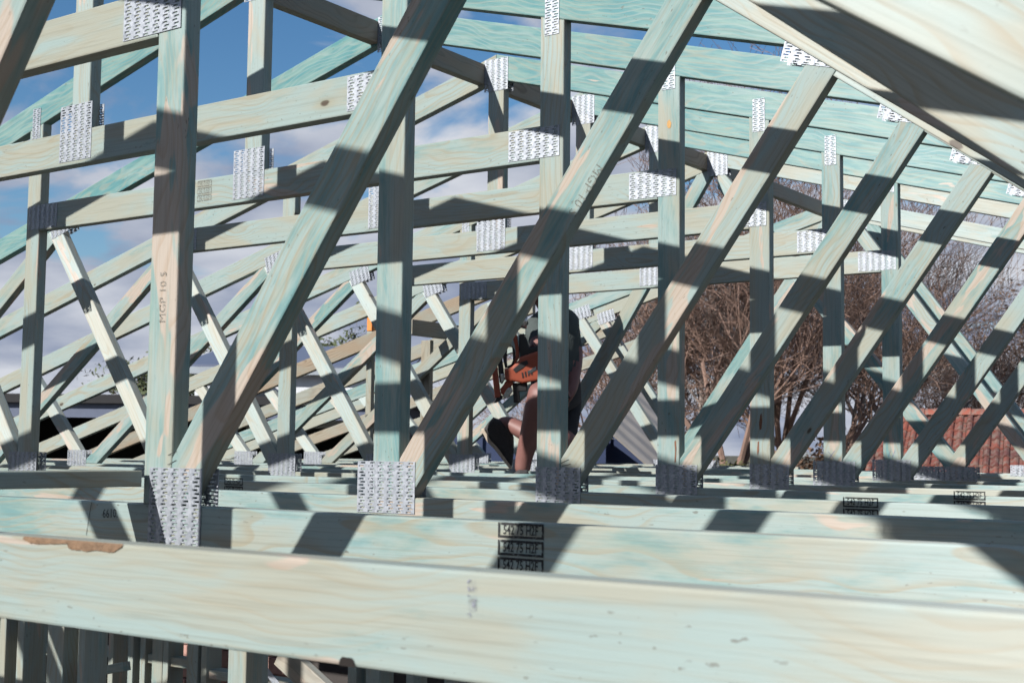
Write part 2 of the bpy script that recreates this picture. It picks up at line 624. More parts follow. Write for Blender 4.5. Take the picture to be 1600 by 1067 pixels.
def regular_truss(i, label, near=True, web=True, webln=None):
    tr = empty('roof_truss', (XC, i * SP + DY.get(i, 0), ZB))
    tag(tr, label, 'truss', 'parallel timber roof trusses')
    D = {}
    D['bc'] = put(tr, 'bottom_chord', 'bottom_chord', bottom, 0, tint(.30, .25))
    D['fc'] = put(tr, 'flat_chord', 'flat_chord', flat, 0, tint(.16, .05))
    D['tr'] = put(tr, 'top_chord', 'top_chord', topR, -PA, tint(.98, .0))
    D['tl'] = put(tr, 'top_chord', 'top_chord_mirrored', mir(topR), PA, tint(.98 if i < 4 else .4, .0))
    D['pr'] = put(tr, 'post', 'post', postR, math.pi / 2, tint(.40, .42))
    D['pl'] = put(tr, 'post', 'post_mirrored', mir(postR), math.pi / 2, tint(.22, .2))
    D['k'] = put(tr, 'king_post', 'king_post', king, math.pi / 2, tint(.30, .45))
    D['dr'] = put(tr, 'diagonal_web', 'diagonal_web', diagR, ANG_D, tint(.42, .44))
    D['dl'] = put(tr, 'diagonal_web', 'diagonal_web_mirrored', mir(diagR), -ANG_D, tint(.22, .3))
    if web:
        if webln:
            D['wr'] = put(tr, 'inner_web', 'inner_web%d' % i, web_poly(webln), math.atan2(webln[1][1] - webln[0][1], webln[1][0] - webln[0][0]), tint(.25, .3))
        else:
            D['wr'] = put(tr, 'inner_web', 'inner_web', webR, ANG_W, tint(.2, .25))
        put(tr, 'outer_web', 'outer_web', outR, ANG_O, tint(.3, .4))
    put(tr, 'inner_web', 'inner_web_mirrored', mir(webR), -ANG_W, tint(.6, .6))
    put(tr, 'outer_web', 'outer_web_mirrored', mir(outR), -ANG_O, tint(.2, .2))
    if near:
        x0, x1, z0, z1 = BASE.get(i, (-.02, .13, -.03, .065))
        plate(tr, x0, x1, z0, z1)
        plate(tr, -2.14, -1.988, -.03, .073)
        plate(tr, -.093, .060, .819, .895)
        plate(tr, -2.083, -1.93, .817, .897)
        plate(tr, XC - .078, XC + .05, .822, .968)
        plate(tr, XC - .052, XC + .054, 1.413, 1.533)
        plate(tr, .014, .056, 1.125, 1.232)
        plate(tr, 2 * XC - .056, 2 * XC - .014, 1.125, 1.232)
        plate(tr, .642, .772, .960, 1.036, -PA)
        px = 2 * XC - .642 - .13 * math.cos(PA)
        plate(tr, px, px + .13, .960 - .13 * math.sin(PA), .960 - .13 * math.sin(PA) + .076, PA)
        plate(tr, -4.268, -4.112, -.03, .070)
        plate(tr, 2.086, 2.242, -.03, .070)
    return tr, D


LAB = {
    -1: 'closest roof truss, whose wide pale bottom chord fills the foreground',
    0: 'treated pine roof truss with the leftmost tall front post and MGP lettering',
    1: 'roof truss whose tall post stands second from the left, left of the crouching worker',
    2: 'roof truss whose post stands right in front of the crouching worker',
    3: 'roof truss with the fourth tall post from the left, just right of the worker',
    4: 'roof truss with the fifth tall post from the left',
    5: 'roof truss with the sixth tall post from the left, blue pencil mark at its foot',
    6: 'roof truss with the last tall post on the right, before the tiled roof',
}
TR = {}
for i in range(-1, 7):
    TR[i] = regular_truss(i, LAB[i], webln={-1: ((1.47, .426), (1.611, .331)), 0: ((1.13, .663), (1.459, .405)), 1: ((.762, .916), (1.001, .742))}.get(i))


def girder(idx, label, cream, wtop, wbot, beside=False, left=None):
    tr = empty('roof_truss', (XC, idx * SP, ZB))
    tag(tr, label, 'truss', 'parallel timber roof trusses')
    put(tr, 'bottom_chord', 'bottom_chord', bottom, 0, tint(.35, .2))
    put(tr, 'top_chord', 'top_chord', topR, -PA, tint(*cream))
    put(tr, 'top_chord', 'top_chord_mirrored', mir(topR), PA, tint(*cream))
    key = 'ridge_web%.2f' % wbot
    pw = wweb(wtop, wbot)
    a = math.atan2(-1.46, wbot - wtop)
    put(tr, 'ridge_web', key, pw, a, tint(.6, .35))
    if left:
        pw = wweb(*left); a = math.atan2(-1.46, left[1] - left[0]); key += 'left'
    put(tr, 'ridge_web', key + 'm', mir(pw), -a, tint(.6, .35))
    put(tr, 'diagonal_web', 'diagonal_web', diagR, ANG_D, tint(.5, .5))
    put(tr, 'diagonal_web', 'diagonal_web_mirrored', mir(diagR), -ANG_D, tint(.25, .3))
    if beside:
        put(tr, 'inner_web', 'inner_web_short', clip(webR, 1, 0, 1.5), ANG_W, tint(.2, .25), dz=.014)
    else:
        put(tr, 'inner_web', 'inner_web', webR, ANG_W, tint(.2, .25))
    put(tr, 'inner_web', 'inner_web_mirrored', mir(webR), -ANG_W, tint(.5, .3))
    put(tr, 'outer_web', 'outer_web_mirrored', mir(outR), -ANG_O, tint(.2, .2))
    plate(tr, -.087, .186, -.010, .048)
    plate(tr, 2 * XC - .186, 2 * XC + .087, -.010, .048)
    plate(tr, XC - .052, XC + .054, 1.413, 1.533)
    plate(tr, .642, .772, .960, 1.036, -PA)
    px = 2 * XC - .642 - .13 * math.cos(PA)
    plate(tr, px, px + .13, .960 - .13 * math.sin(PA), .960 - .13 * math.sin(PA) + .076, PA)
    plate(tr, -4.268, -4.112, -.03, .070)
    return tr


TR[-2] = girder(-2, 'end roof truss beside the camera, just out of view', (.3, .1), -1.10, .085, True)
TR[7] = girder(7, 'cream topped roof truss without a tall post, long plate at its foot', (.04, .05), -1.10, .085, False, (-1.008, -.041))
TR[9] = girder(9.55, 'far teal roof truss with crossing webs under the bare trees', (.6, .1), -1.02, .03)
TR[10] = girder(10.05, 'farthest roof truss, cream timber close behind the far teal one', (.05, .1), -1.0, .05)



def half_truss(idx, label, brown, webs=True, top=-2.2):
    """left half only: jack truss under the lower part of the roof"""
    tr = empty('jack_truss', (XC, idx * SP, ZB))
    tag(tr, label, 'truss', 'jack trusses at the far left')
    key = 'jack_chord%.2f' % top
    pl = clip(mir(topR), 1, 0, top)
    put(tr, 'top_chord', key, pl, PA, (.15, .2, brown, 1), dz=.02)
    pb = clip(bottom, 1, 0, -1.95)
    put(tr, 'bottom_chord', 'jack_bottom_chord', pb, 0, tint(.3, .1, brown * .3))
    if webs:
        put(tr, 'diagonal_web', 'diagonal_web_mirrored', mir(diagR), -ANG_D, tint(.5, .1, 0))
        put(tr, 'inner_web', 'inner_web_mirrored', mir(webR), -ANG_W, tint(.3, .2, brown * .3))
    put(tr, 'outer_web', 'outer_web_mirrored', mir(outR), -ANG_O, tint(.2, .2, 0))
    plate(tr, -4.268, -4.112, -.03, .070)
    return tr


half_truss(8, 'jack truss with the reddish brown sloping chord at the left', .85)
half_truss(9, 'jack truss with a tan sloping chord below the brown one', .5, False, -2.9)
half_truss(11, 'grey brown jack truss low down at the far left', .55, False, -2.9)
half_truss(12.2, 'lowest and farthest jack truss at the far left', .4, False, -2.9)

# ridge nogging pieces between the trusses
nog = [(2, 3, 'ridge nogging cut off by the top edge of the picture'), (3, 4, 'dark ridge nogging ending at the nearest whole ridge plate'),
       (4, 5, 'dark ridge nogging running to the second ridge plate'), (5, 6, 'dark ridge nogging running to the third ridge plate'),
       (6, 7, 'dark ridge nogging reaching the cream topped truss'), (7, 9.55, 'long dark ridge piece beyond the cream topped truss')]
for a, b, lb in nog:
    ya, yb = a * SP + TH + .002, b * SP - .002
    o = box_stick('ridge_nogging', (XC - .068, ya, 1.482), (XC - .068, yb, 1.482), .035, .076, color=(.25, .1, .8, 1))
    tag(o, lb, 'nogging', 'noggings along the ridge')

o = box_stick('ceiling_nogging', (-.02, -.6 + TH, .043), (-.02, -.0045, .043), .07, .027, color=(.2, .1, .1, 1))
tag(o, 'dark flat nogging lying on the chords at the lower left', 'nogging')


def on_y(px, py, Y):
    d = fw + (px - 800) / FPX * r_ - (py - 533.5) / FPX * u_
    return CAM + d * ((Y - CAM.y) / d.y)


# props with orange painted tops and a dark rail at the left
M_ORPAINT = plain('orange_marking_paint', (0.62, 0.20, 0.035), 0.6)
p = at(668, 527, 8.2)
pr = empty('temporary_prop', (p.x, p.y, 0)); tag(pr, 'short timber prop with an orange brown top under the dark rail', 'prop', 'temporary props')
box_stick('stud', (0, 0, .0), (0, 0, p.z - .02), .035, .07, parent=pr, roll_up=(1, 0, 0), color=(.1, .2, .5, 1))
box_stick('block', (-.035, 0, p.z + .10), (.035, 0, p.z + .10), .05, .05, mat=M_ORPAINT, parent=pr)
p2 = at(580, 518, 8.6)
pr = empty('temporary_prop', (p2.x, p2.y, 0)); tag(pr, 'short timber prop with a bright orange top, left of the second tall post', 'prop', 'temporary props')
box_stick('stud', (0, 0, .0), (0, 0, p2.z), .035, .045, parent=pr, roll_up=(1, 0, 0), color=(.05, .3, .3, 1))
box_stick('block', (-.02, 0, p2.z + .05), (.02, 0, p2.z + .05), .04, .095, mat=M_ORPAINT, parent=pr)
q = at(640, 511, 7.85)
o = box_stick('dark_rail', (q.x, q.y, q.z), (q.x, q.y + 1.15, q.z), .04, .092, color=(.1, .2, .6, 1))
tag(o, 'dark horizontal rail seen between the second and third tall posts', 'rail')


# ------------------------------------------------------------------ marks and lettering on the timber
def text_mesh(txt, size, bold=0.0):
    cu = bpy.data.curves.new('lettering', 'FONT')
    cu.body = txt; cu.size = size; cu.offset = bold
    cu.align_x = 'CENTER'; cu.align_y = 'CENTER'
    cu.resolution_u = 2
    to = bpy.data.objects.new('lettering', cu)
    COL.objects.link(to)
    dg = bpy.context.evaluated_depsgraph_get()
    me = bpy.data.meshes.new_from_object(to.evaluated_get(dg))
    bpy.data.objects.remove(to)
    return me


def lettering(tr, parent, txt, x, z, size, ang=0.0, mat=None, sx=1.0, bold=0.0, name='lettering', y=-0.0006):
    """flat ink on the front face; x, z in the truss plane; a child of the timber it is printed on"""
    me = text_mesh(txt, size, bold)
    me.materials.append(mat or M_INK)
    o = bpy.data.objects.new(name, me)
    COL.objects.link(o)
    W = Matrix.Translation((x, tr.location.y + y, z)) @ Matrix.Rotation(-ang, 4, 'Y') @ Matrix.Rotation(math.pi / 2, 4, 'X') @ Matrix.Diagonal((sx, 1, 1, 1))
    o.parent = parent
    pm = Matrix.Translation(tr.location) @ Matrix.LocRotScale(parent.location, parent.rotation_euler, None)
    o.matrix_parent_inverse = pm.inverted()
    o.matrix_basis = W
    return o


def frame_mark(tr, parent, x, z, wd, ht, t, mat, y=-0.0005, fill=False):
    vs, fs = [], []
    def rect(x0, z0, x1, z1):
        k = len(vs); vs.extend([(x0, 0, z0), (x1, 0, z0), (x1, 0, z1), (x0, 0, z1)]); fs.append((k, k + 1, k + 2, k + 3))
    rect(-wd / 2, -ht / 2, wd / 2, -ht / 2 + t); rect(-wd / 2, ht / 2 - t, wd / 2, ht / 2)
    rect(-wd / 2, -ht / 2 + t, -wd / 2 + t, ht / 2 - t); rect(wd / 2 - t, -ht / 2 + t, wd / 2, ht / 2 - t)
    me = mesh('stamp_border', vs, fs); me.materials.append(mat)
    o = bpy.data.objects.new('stamp_border', me); COL.objects.link(o)
    o.parent = parent
    pm = Matrix.Translation(tr.location) @ Matrix.LocRotScale(parent.location, parent.rotation_euler, None)
    o.matrix_parent_inverse = pm.inverted()
    o.matrix_basis = Matrix.Translation((x, tr.location.y + y, z))
    return o


def stamp(i, key, x, z, n, wd=0.076, ht=0.021, mat=None, pitch=None):
    tr, D = TR[i]
    mat = mat or M_INK
    for k in range(n):
        zz_ = z - k * (pitch or ht * 1.13)
        frame_mark(tr, D[key], x, zz_, wd, ht, ht * .16, mat)
        lettering(tr, D[key], '542 75 H2F', x, zz_, ht * .86, 0, mat, sx=wd * .83 / (ht * .86 * 5.1), bold=.00025, name='stamp')


stamp(0, 'bc', .787, -.011, 3)
stamp(2, 'fc', -1.215, .885, 3, .062, .0195, M_PALEINK)
stamp(2, 'bc', .816, -.002, 2)
stamp(3, 'bc', .862, .001, 2)
stamp(2, 'bc', -1.054, -.002, 2)
tr0, D0 = TR[0]
lettering(tr0, D0['pr'], 'MGP 10 S', .036, .352, .022, math.pi / 2, M_PALEINK, sx=1.0)
tr1, D1 = TR[1]
lettering(tr1, D1['dr'], 'MGP 10 S', .515, .585, .027, ANG_D + math.pi, M_PALEINK, sx=1.0)
lettering(tr0, D0['bc'], '6610.', -.083, -.020, .022, .05, M_INK, sx=.85, name='pencil_figures')
for x0, z0, x1, z1, i, key, mt in ((-.135, -.002, -.147, -.06, 0, 'bc', M_INK), (.062, .083, .084, .090, 0, 'pr', M_INK), (.062, .067, .084, .075, 0, 'pr', M_INK),
                                  (.072, .068, .095, .077, 2, 'pr', M_INK), (.075, .061, .10, .066, 2, 'dr', M_INK),
                                  (.018, .105, .040, .078, 5, 'pr', M_BLUEINK), (.020, .078, .042, .108, 5, 'pr', M_BLUEINK), (.030, .112, .020, .085, 6, 'pr', M_BLUEINK), (.048, .112, .036, .085, 6, 'pr', M_BLUEINK)):
    tr, D = TR[i]
    dx, dz = x1 - x0, z1 - z0
    ln = math.hypot(dx, dz); nx, nz = -dz / ln * .0006, dx / ln * .0006
    me = mesh('pencil_line', [(x0 + nx, 0, z0 + nz), (x0 - nx, 0, z0 - nz), (x1 - nx, 0, z1 - nz), (x1 + nx, 0, z1 + nz)], [(0, 1, 2, 3)])
    me.materials.append(mt)
    o = bpy.data.objects.new('pencil_line', me); COL.objects.link(o)
    o.parent = D[key]
    pm = Matrix.Translation(tr.location) @ Matrix.LocRotScale(D[key].location, D[key].rotation_euler, None)
    o.matrix_parent_inverse = pm.inverted()
    o.matrix_basis = Matrix.Translation((0, tr.location.y - .0006, 0))

# bark-edged damage along the top arris of the nearest bottom chord
M_BARK = plain('bare_bark_wood', (0.19, 0.115, 0.065), 0.85, var=0.35, scale=90, bump=0.6)
trn, Dn = TR[-1]
vs, fs = [], []
n = 60
rb = random.Random(5)
wv = 0.0
for k in range(n + 1):
    t = k / n
    x = .570 + .165 * t
    wv = .7 * wv + .3 * rb.uniform(-1, 1)
    wd = ((.0022 + .0012 * math.sin(t * 9)) if t < .48 else .0062) * (1 + .35 * wv) * min(1, t * 12, (1 - t) * 12)
    vs += [(x, .0012, .0001), (x, -.0003, -.0022), (x, -.0006, -.0030 - wd)]
for k in range(n):
    for q_ in (0, 1):
        fs.append((3 * k + q_, 3 * k + q_ + 1, 3 * k + q_ + 4, 3 * k + q_ + 3))
me = mesh('bark_edge', vs, fs); me.materials.append(M_BARK)
o = bpy.data.objects.new('bark_edge', me); COL.objects.link(o)
o.parent = Dn['bc']; o['label'] = 'brown strip of bark along the chipped top edge'
pm = Matrix.Translation(trn.location) @ Matrix.LocRotScale(Dn['bc'].location, Dn['bc'].rotation_euler, None)
o.matrix_parent_inverse = pm.inverted()
o.matrix_basis = Matrix.Translation((0, trn.location.y, 0))


def face_patch(parent, tr, name, pts, mat, y):
    me = mesh(name, [(x, 0, z) for x, z in pts], [tuple(range(len(pts)))])
    me.materials.append(mat)
    o = bpy.data.objects.new(name, me); COL.objects.link(o)
    o.parent = parent
    pm = Matrix.Translation(tr.location) @ Matrix.LocRotScale(parent.location, parent.rotation_euler, None)
    o.matrix_parent_inverse = pm.inverted()
    o.matrix_basis = Matrix.Translation((0, tr.location.y + y, 0))
    return o


def view_patch(i, key, name, pts, mat):
    """mark on a timber face, placed from where it shows on that truss"""
    tr, D = TR[i]
    q = [on_y(x, y, tr.location.y) for x, y in pts]
    return face_patch(D[key], tr, name, [(v.x, v.z) for v in q], mat, -.0006)


M_RESIN = plain('amber_resin', (0.42, 0.22, 0.05), 0.35, var=.25, scale=60)
M_RUSTB = plain('brown_resin_streak', (0.16, 0.06, 0.025), 0.5, var=.25, scale=60)
view_patch(3, 'dr', 'resin_stain', [(1128, 325), (1130, 314), (1136, 303), (1143, 292), (1147, 297), (1145, 308), (1140, 318), (1135, 330), (1130, 333)], M_RESIN)
view_patch(3, 'pr', 'resin_stain', [(1043, 190), (1046, 187), (1049, 192), (1048, 200), (1044, 201), (1042, 196)], M_RESIN)
view_patch(4, 'pr', 'resin_streak', [(1188, 648), (1190, 645), (1191, 658), (1190, 670), (1187, 672), (1186, 662)], M_RUSTB)
view_patch(4, 'pr', 'resin_streak', [(1184, 690), (1186, 689), (1186, 704), (1184, 712), (1183, 704)], M_RUSTB)
view_patch(3, 'pr', 'resin_streak', [(1054, 690), (1056, 687), (1057, 700), (1056, 722), (1054, 722), (1055, 705)], M_RUSTB)

M_SMUDGE = ink('smudged_blue_ink', (0.20, 0.21, 0.25), 0.34, 0.50)
M_HOLE = plain('dark_knot_hole', (0.012, 0.008, 0.006), 0.95, var=.3, scale=200)
KX, KZ = 1.041, -.0902
face_patch(Dn['bc'], trn, 'knot_hole', [(KX - .0095, KZ + .0004)] + [(KX + .0095 * math.cos(a_), KZ + .0095 * math.sin(a_) * (1 + .15 * math.sin(3 * a_))) for a_ in [math.pi * k / 10 for k in range(9, 0, -1)]] + [(KX + .0095, KZ + .0004)], M_HOLE, -.0004)
SX = 1.176
def ragged(x0, x1, z0, z1, n=9):
    q = []
    for k in range(n): q.append((x0 + (x1 - x0) * k / n + rb.uniform(-.0006, .0006), z0 + rb.uniform(-.0012, .0012)))
    for k in range(n): q.append((x1 + rb.uniform(-.0008, .0008), z0 + (z1 - z0) * k / n))
    for k in range(n): q.append((x1 + (x0 - x1) * k / n, z1 + rb.uniform(-.0012, .0012)))
    for k in range(n): q.append((x0 + rb.uniform(-.0008, .0008), z1 + (z0 - z1) * k / n))
    return q


face_patch(Dn['bc'], trn, 'ink_smudge', ragged(SX - .005, SX + .004, -.016, -.007, 5), M_SMUDGE, -.0004)
face_patch(Dn['bc'], trn, 'ink_smudge', ragged(SX - .005, SX + .005, -.032, -.019, 6), M_SMUDGE, -.0004)
face_patch(Dn['bc'], trn, 'ink_smudge', ragged(SX - .005, SX - .001, -.038, -.0335, 4), M_SMUDGE, -.0004)

# ------------------------------------------------------------------ ground and storey below
ZG = -2.75
g = G('dry_ground')
tcn = g.n('ShaderNodeTexCoord')
n1 = g.noise(tcn.outputs['Object'], 0.15, 6, 0.6)
n2 = g.noise(tcn.outputs['Object'], 3.0, 4, 0.6)
col = g.mix(g.ramp(n1, .4, .6), c4(.05, .055, .025), c4(.085, .068, .045))
col = g.mix(g.math('MULTIPLY', n2, .5), col, c4(.07, .06, .04))
g.set(g.b.inputs['Base Color'], col); g.b.inputs['Roughness'].default_value = .95
me = mesh('ground', [(-900, -900, ZG), (900, -900, ZG), (900, 900, ZG), (-900, 900, ZG)], [(0, 1, 2, 3)])
tag(obj('ground', me, g.m), kind='structure')
M_CONC = plain('concrete_slab', (.10, .085, .078), .9, var=.2, scale=2.0)
me = mesh('floor', [(-7, -3, ZG + .15), (5, -3, ZG + .15), (5, 6.6, ZG + .15), (-7, 6.6, ZG + .15), (-7, -3, ZG - .1), (5, -3, ZG - .1), (5, 6.6, ZG - .1), (-7, 6.6, ZG - .1)],
          [(0, 1, 2, 3), (0, 4, 5, 1), (1, 5, 6, 2), (2, 6, 7, 3), (3, 7, 4, 0)])
tag(obj('floor', me, M_CONC), kind='structure')


def wall_frame(Y, studs, nogs, label, x0, x1):
    t = empty('wall_frame', (0, Y, ZG + .15)); tag(t, label, 'wall frame', 'stud wall frames below the trusses')
    zb, zt = 0, ZB - (ZG + .15) - .001
    box_stick('bottom_plate', (x0, .045, zb + .0225), (x1, .045, zb + .0225), .09, .045, parent=t, color=(.2, .1, 0, 1))
    box_stick('top_plate', (x0, .045, zt - .0225), (x1, .045, zt - .0225), .09, .045, parent=t, color=(.2, .1, 0, 1))
    for px, wd in studs:
        x = on_y(px, 1040, Y).x
        box_stick('stud', (x, .045, zb + .046), (x, .045, zt - .046), .09 if wd < .06 else .09, wd, parent=t, roll_up=(1, 0, 0), color=tint(.25, .1, .1))
    for pa, pb, py, hgt in nogs:
        a, b = on_y(pa, py, Y), on_y(pb, py, Y)
        z = (a.z + b.z) / 2 - (ZG + .15)
        box_stick('nogging', (a.x, .05, z), (b.x, .05, z), .07, hgt, parent=t, color=tint(.3, .05, .1))
    return t


wall_frame(1.25, [(-60, .035), (2, .035), (30, .037), (85, .085), (126, .035), (370, .075)], [(-60, 2, 1012, .04)], 'nearer stud wall frame under the foreground chord', -5.5, 1.0)
wall_frame(2.55, [(-30, .035), (47, .035), (107, .045), (172, .035), (203, .035), (222, .035), (245, .07), (258, .035), (300, .07), (318, .035), (550, .045), (582, .07), (640, .035), (700, .035)],
           [(-30, 47, 999, .04), (50, 107, 1018, .045), (130, 172, 1018, .04), (225, 300, 1034, .04), (320, 550, 1070, .04)], 'farther stud wall frame under the foreground chord', -6.5, 2.5)
# sloping rail, dark brace and steel strap
a, b = on_y(134, 1052, 2.0), on_y(198, 1040, 2.0)
tag(box_stick('loose_rail', a, b, .04, .035, color=(.5, .05, .2, 1)), 'short dark teal rail sloping between the studs below', 'rail')
a, b = on_y(440, 1020, 1.9), on_y(515, 1090, 1.9)
tag(box_stick('wall_brace', a, b, .035, .085, color=(.1, .1, .6, 1)), 'dark brown brace leaning in the wall frame below', 'brace')
a, b = on_y(392, 1016, 1.55), on_y(440, 1078, 1.55)
tag(box_stick('steel_strap', a, b, .0015, .022, mat=M_GALV, r=.0004), 'narrow punched steel strap crossing the wall frame below', 'strap')

# added dark walls that keep sky light out of the storey below
M_LIGHTBLOCK = plain('dark_light_block', (.05, .042, .038), .85, var=.2, scale=3)
for lb, x0, x1, y0, y1 in (('added dark wall at the left, blocking sky light from the storey below', -6.45, -6.35, -2.9, 6.5), ('added dark wall at the back, blocking sky light from the storey below', -6.34, 4.9, 6.42, 6.5)):
    vs = [(a, b, z) for z in (ZG + .151, ZB - .005) for a, b in ((x0, y0), (x1, y0), (x1, y1), (x0, y1))]
    o = obj('light_block_wall', mesh('light_block_wall', vs, [(3, 2, 1, 0), (4, 5, 6, 7), (0, 1, 5, 4), (1, 2, 6, 5), (2, 3, 7, 6), (3, 0, 4, 7)]), M_LIGHTBLOCK)
    tag(o, lb, 'wall')

# brick stack glimpsed between the studs
M_BRICK = plain('pink_brick', (.42, .24, .20), .9, var=.25, scale=14, bump=.3)
c = at(322, 1060, 6.4)
bs = empty('brick_stack', (c.x, c.y, ZG + .15)); tag(bs, 'stack of pinkish bricks glimpsed between the studs below', 'brick stack')
bme = stick_mesh('brick', [(0, 0), (.225, 0), (.225, .074), (0, .074)], (0, 0), 0, .108, .004); bme.materials.append(M_BRICK)
rb = random.Random(2)
for r in range(24):
    for k in range(4):
        o = obj('brick', bme, None, bs, ((k - 2) * .236 + (.11 if r % 2 else 0) + rb.uniform(-.004, .004), rb.uniform(-.01, .01), r * .079), (0, 0, rb.uniform(-.015, .015)))


# ------------------------------------------------------------------ neighbours
M_WHITE = plain('white_boards', (.62, .64, .66), .7, var=.05)
M_DARK = plain('dark_interior', (.025, .024, .025), .9)
M_NAVY = plain('navy_steel', (.035, .05, .105), .5, var=.1)
M_ROOFGREY = plain('blue_grey_steel', (.11, .13, .19), .5, var=.1)
M_GUT = plain('grey_gutter', (.30, .33, .36), .5)
M_GLASS = plain('dark_window_glass', (.02, .025, .03), .1)
M_TRIM = plain('white_trim', (.7, .7, .7), .5)
hv = Vector((fw.x, fw.y, 0)).normalized()       # away from the camera
hr = Vector((hv.y, -hv.x, 0))                   # to the right


def obox(name, parent, c, ex, ey, sx, sy, z0, z1, mat):
    """box with its foot centre at c (local to parent), horizontal axes ex, ey"""
    vs = []
    for z in (z0, z1):
        for a, b in ((-1, -1), (1, -1), (1, 1), (-1, 1)):
            p = Vector(c) + ex * a * sx / 2 + ey * b * sy / 2
            vs.append((p.x, p.y, z))
    me = mesh(name, vs, [(3, 2, 1, 0), (4, 5, 6, 7), (0, 1, 5, 4), (1, 2, 6, 5), (2, 3, 7, 6), (3, 0, 4, 7)])
    return obj(name, me, mat, parent)


# carport with dark interior at the left
c = at(120, 690, 15.0)
t = empty('carport', (c.x, c.y, ZG)); tag(t, 'low dark carport with blue grey fascia at the far left', 'carport')
zf = at(120, 652, 15.0).z - ZG; ztp = at(120, 630, 15.0).z - ZG
obox('fascia', t, (0, 0, 0), hr, hv, 7.4, .05, zf, ztp, M_ROOFGREY)
obox('roof', t, hv * 2.5, hr, hv, 7.5, 5.2, ztp + .003, ztp + .10, M_DARK)
obox('back_wall', t, hv * 5.0, hr, hv, 7.4, .1, 0, ztp, M_DARK)
for s_ in (-1, 1):
    obox('side_wall', t, hr * 3.68 * s_ + hv * 2.5, hr, hv, .1, 4.8, 0, ztp - .003, M_DARK)
for k in range(-3, 4):
    obox('bracket', t, hr * (k * 1.05) - hv * .05, hr, hv, .05, .04, ztp + .02, ztp + .085, M_TRIM)

# second dark opening behind the webs, garage under the white house
c = at(460, 690, 17.0)
t = empty('white_house', (c.x, c.y, ZG)); tag(t, 'white rendered house with a dark window and grey gutter behind the left webs', 'house')
z1 = at(460, 586, 17.0).z - ZG
zm = at(460, 668, 17.0).z - ZG
obox('wall', t, hv * .2, hr, hv, 2.6, .3, zm, z1, M_WHITE)
obox('wall', t, hv * 3.2, hr, hv, 2.4, .3, 0, zm, M_DARK)
obox('garage_lintel', t, hv * 1.8, hr, hv, 2.6, 2.8, zm - .06, zm - .003, M_DARK)
for s_ in (-1, 1):
    obox('garage_side', t, hr * 1.25 * s_ + hv * 1.7, hr, hv, .1, 3.0, 0, zm - .07, M_DARK)
wn = obox('window', t, hr * -.52, hr, hv, .34, .12, zm + .15, z1 - .10, M_GLASS)
obox('frame', wn, hr * -.52 - hv * .065, hr, hv, .36, .02, zm + .12, zm + .15, M_GUT)
obox('gutter', t, hv * -.05, hr, hv, 2.9, .16, z1 + .002, z1 + .09, M_GUT)
vs = [hr * -1.5 + hv * -.1, hr * 1.5 + hv * -.1, hr * 1.5 + hv * 3, hr * -1.5 + hv * 3]
me = mesh('roof', [(v.x, v.y, z1 + (.093 if i < 2 else .55)) for i, v in enumerate(vs)] + [(v.x, v.y, z1 + (.12 if i < 2 else .60)) for i, v in enumerate(vs)],
          [(3, 2, 1, 0), (4, 5, 6, 7), (0, 1, 5, 4), (1, 2, 6, 5), (2, 3, 7, 6), (3, 0, 4, 7)])
obj('roof', me, M_ROOFGREY, t)

# navy steel fence
c = at(820, 690, 13.0)
t = empty('steel_fence', (c.x, c.y, ZG)); tag(t, 'dark navy sheet steel fence behind the worker', 'fence')
zt = at(820, 679, 13.0).z - ZG
for k in range(4):
    obox('panel', t, hr * (k - 1.2) * .62, hr, hv, .612, .03, .03, zt - .03, M_NAVY)
    obox('post', t, hr * (k - .7) * .62 - hv * .02, hr, hv, .05, .05, 0, zt + .01, M_NAVY)
obox('rail', t, hr * .19, hr, hv, 2.48, .045, zt - .028, zt, M_NAVY)

# shed with ribbed steel roof
M_CORR = plain('ribbed_steel', (.34, .31, .28), .55, var=.15, scale=3)
c = at(975, 700, 12.0)
t = empty('garden_shed', (c.x, c.y, ZG)); tag(t, 'shed with a steep ribbed grey steel roof beyond the trusses', 'shed')
A, B = at(932, 655, 12.0), at(1030, 742, 12.0)
A2, B2 = A + r_ * .3 + u_ * .42 + fw * 1.0, B + r_ * .3 + u_ * .42 + fw * 1.0
vs, fs = [], []
nr = 28
for k in range(nr + 1):
    f = k / nr
    lift = .014 if (k % 4) in (1, 2) else 0.0
    for P, Q in ((A, A2), (B, B2)):
        v = P.lerp(Q, f) - Vector((c.x, c.y, ZG)) + Vector((.5, .3, .8)).normalized() * lift
        vs.append(tuple(v))
for k in range(nr):
    fs.append((2 * k, 2 * k + 1, 2 * k + 3, 2 * k + 2))
me = mesh('roof_sheet', vs, fs)
o = obj('roof_sheet', me, M_CORR, t)
sm_ = o.modifiers.new('thick', 'SOLIDIFY'); sm_.thickness = .02
obox('wall', t, hr * -.26 + hv * .45, hr, hv, .2, .8, 0, A.z - ZG - .12, M_NAVY)

# television aerial
M_ALU = plain('aluminium', (.6, .6, .6), .4, metal=.6)
c = at(1003, 700, 24.0)
t = empty('tv_aerial', (c.x, c.y, ZG)); tag(t, 'thin television aerial on a mast in front of the bare trees', 'aerial')
zt = at(1003, 655, 24.0).z - ZG
obox('mast', t, (0, 0, 0), hr, hv, .035, .035, 0, zt, M_ALU)
obox('boom', t, hr * -.15, hr, hv, .7, .02, zt - .02, zt, M_ALU)
for k in range(5):
    obox('element', t, hr * (-.45 + k * .14), hr, hv, .012, .5, zt - .018, zt - .006, M_ALU)

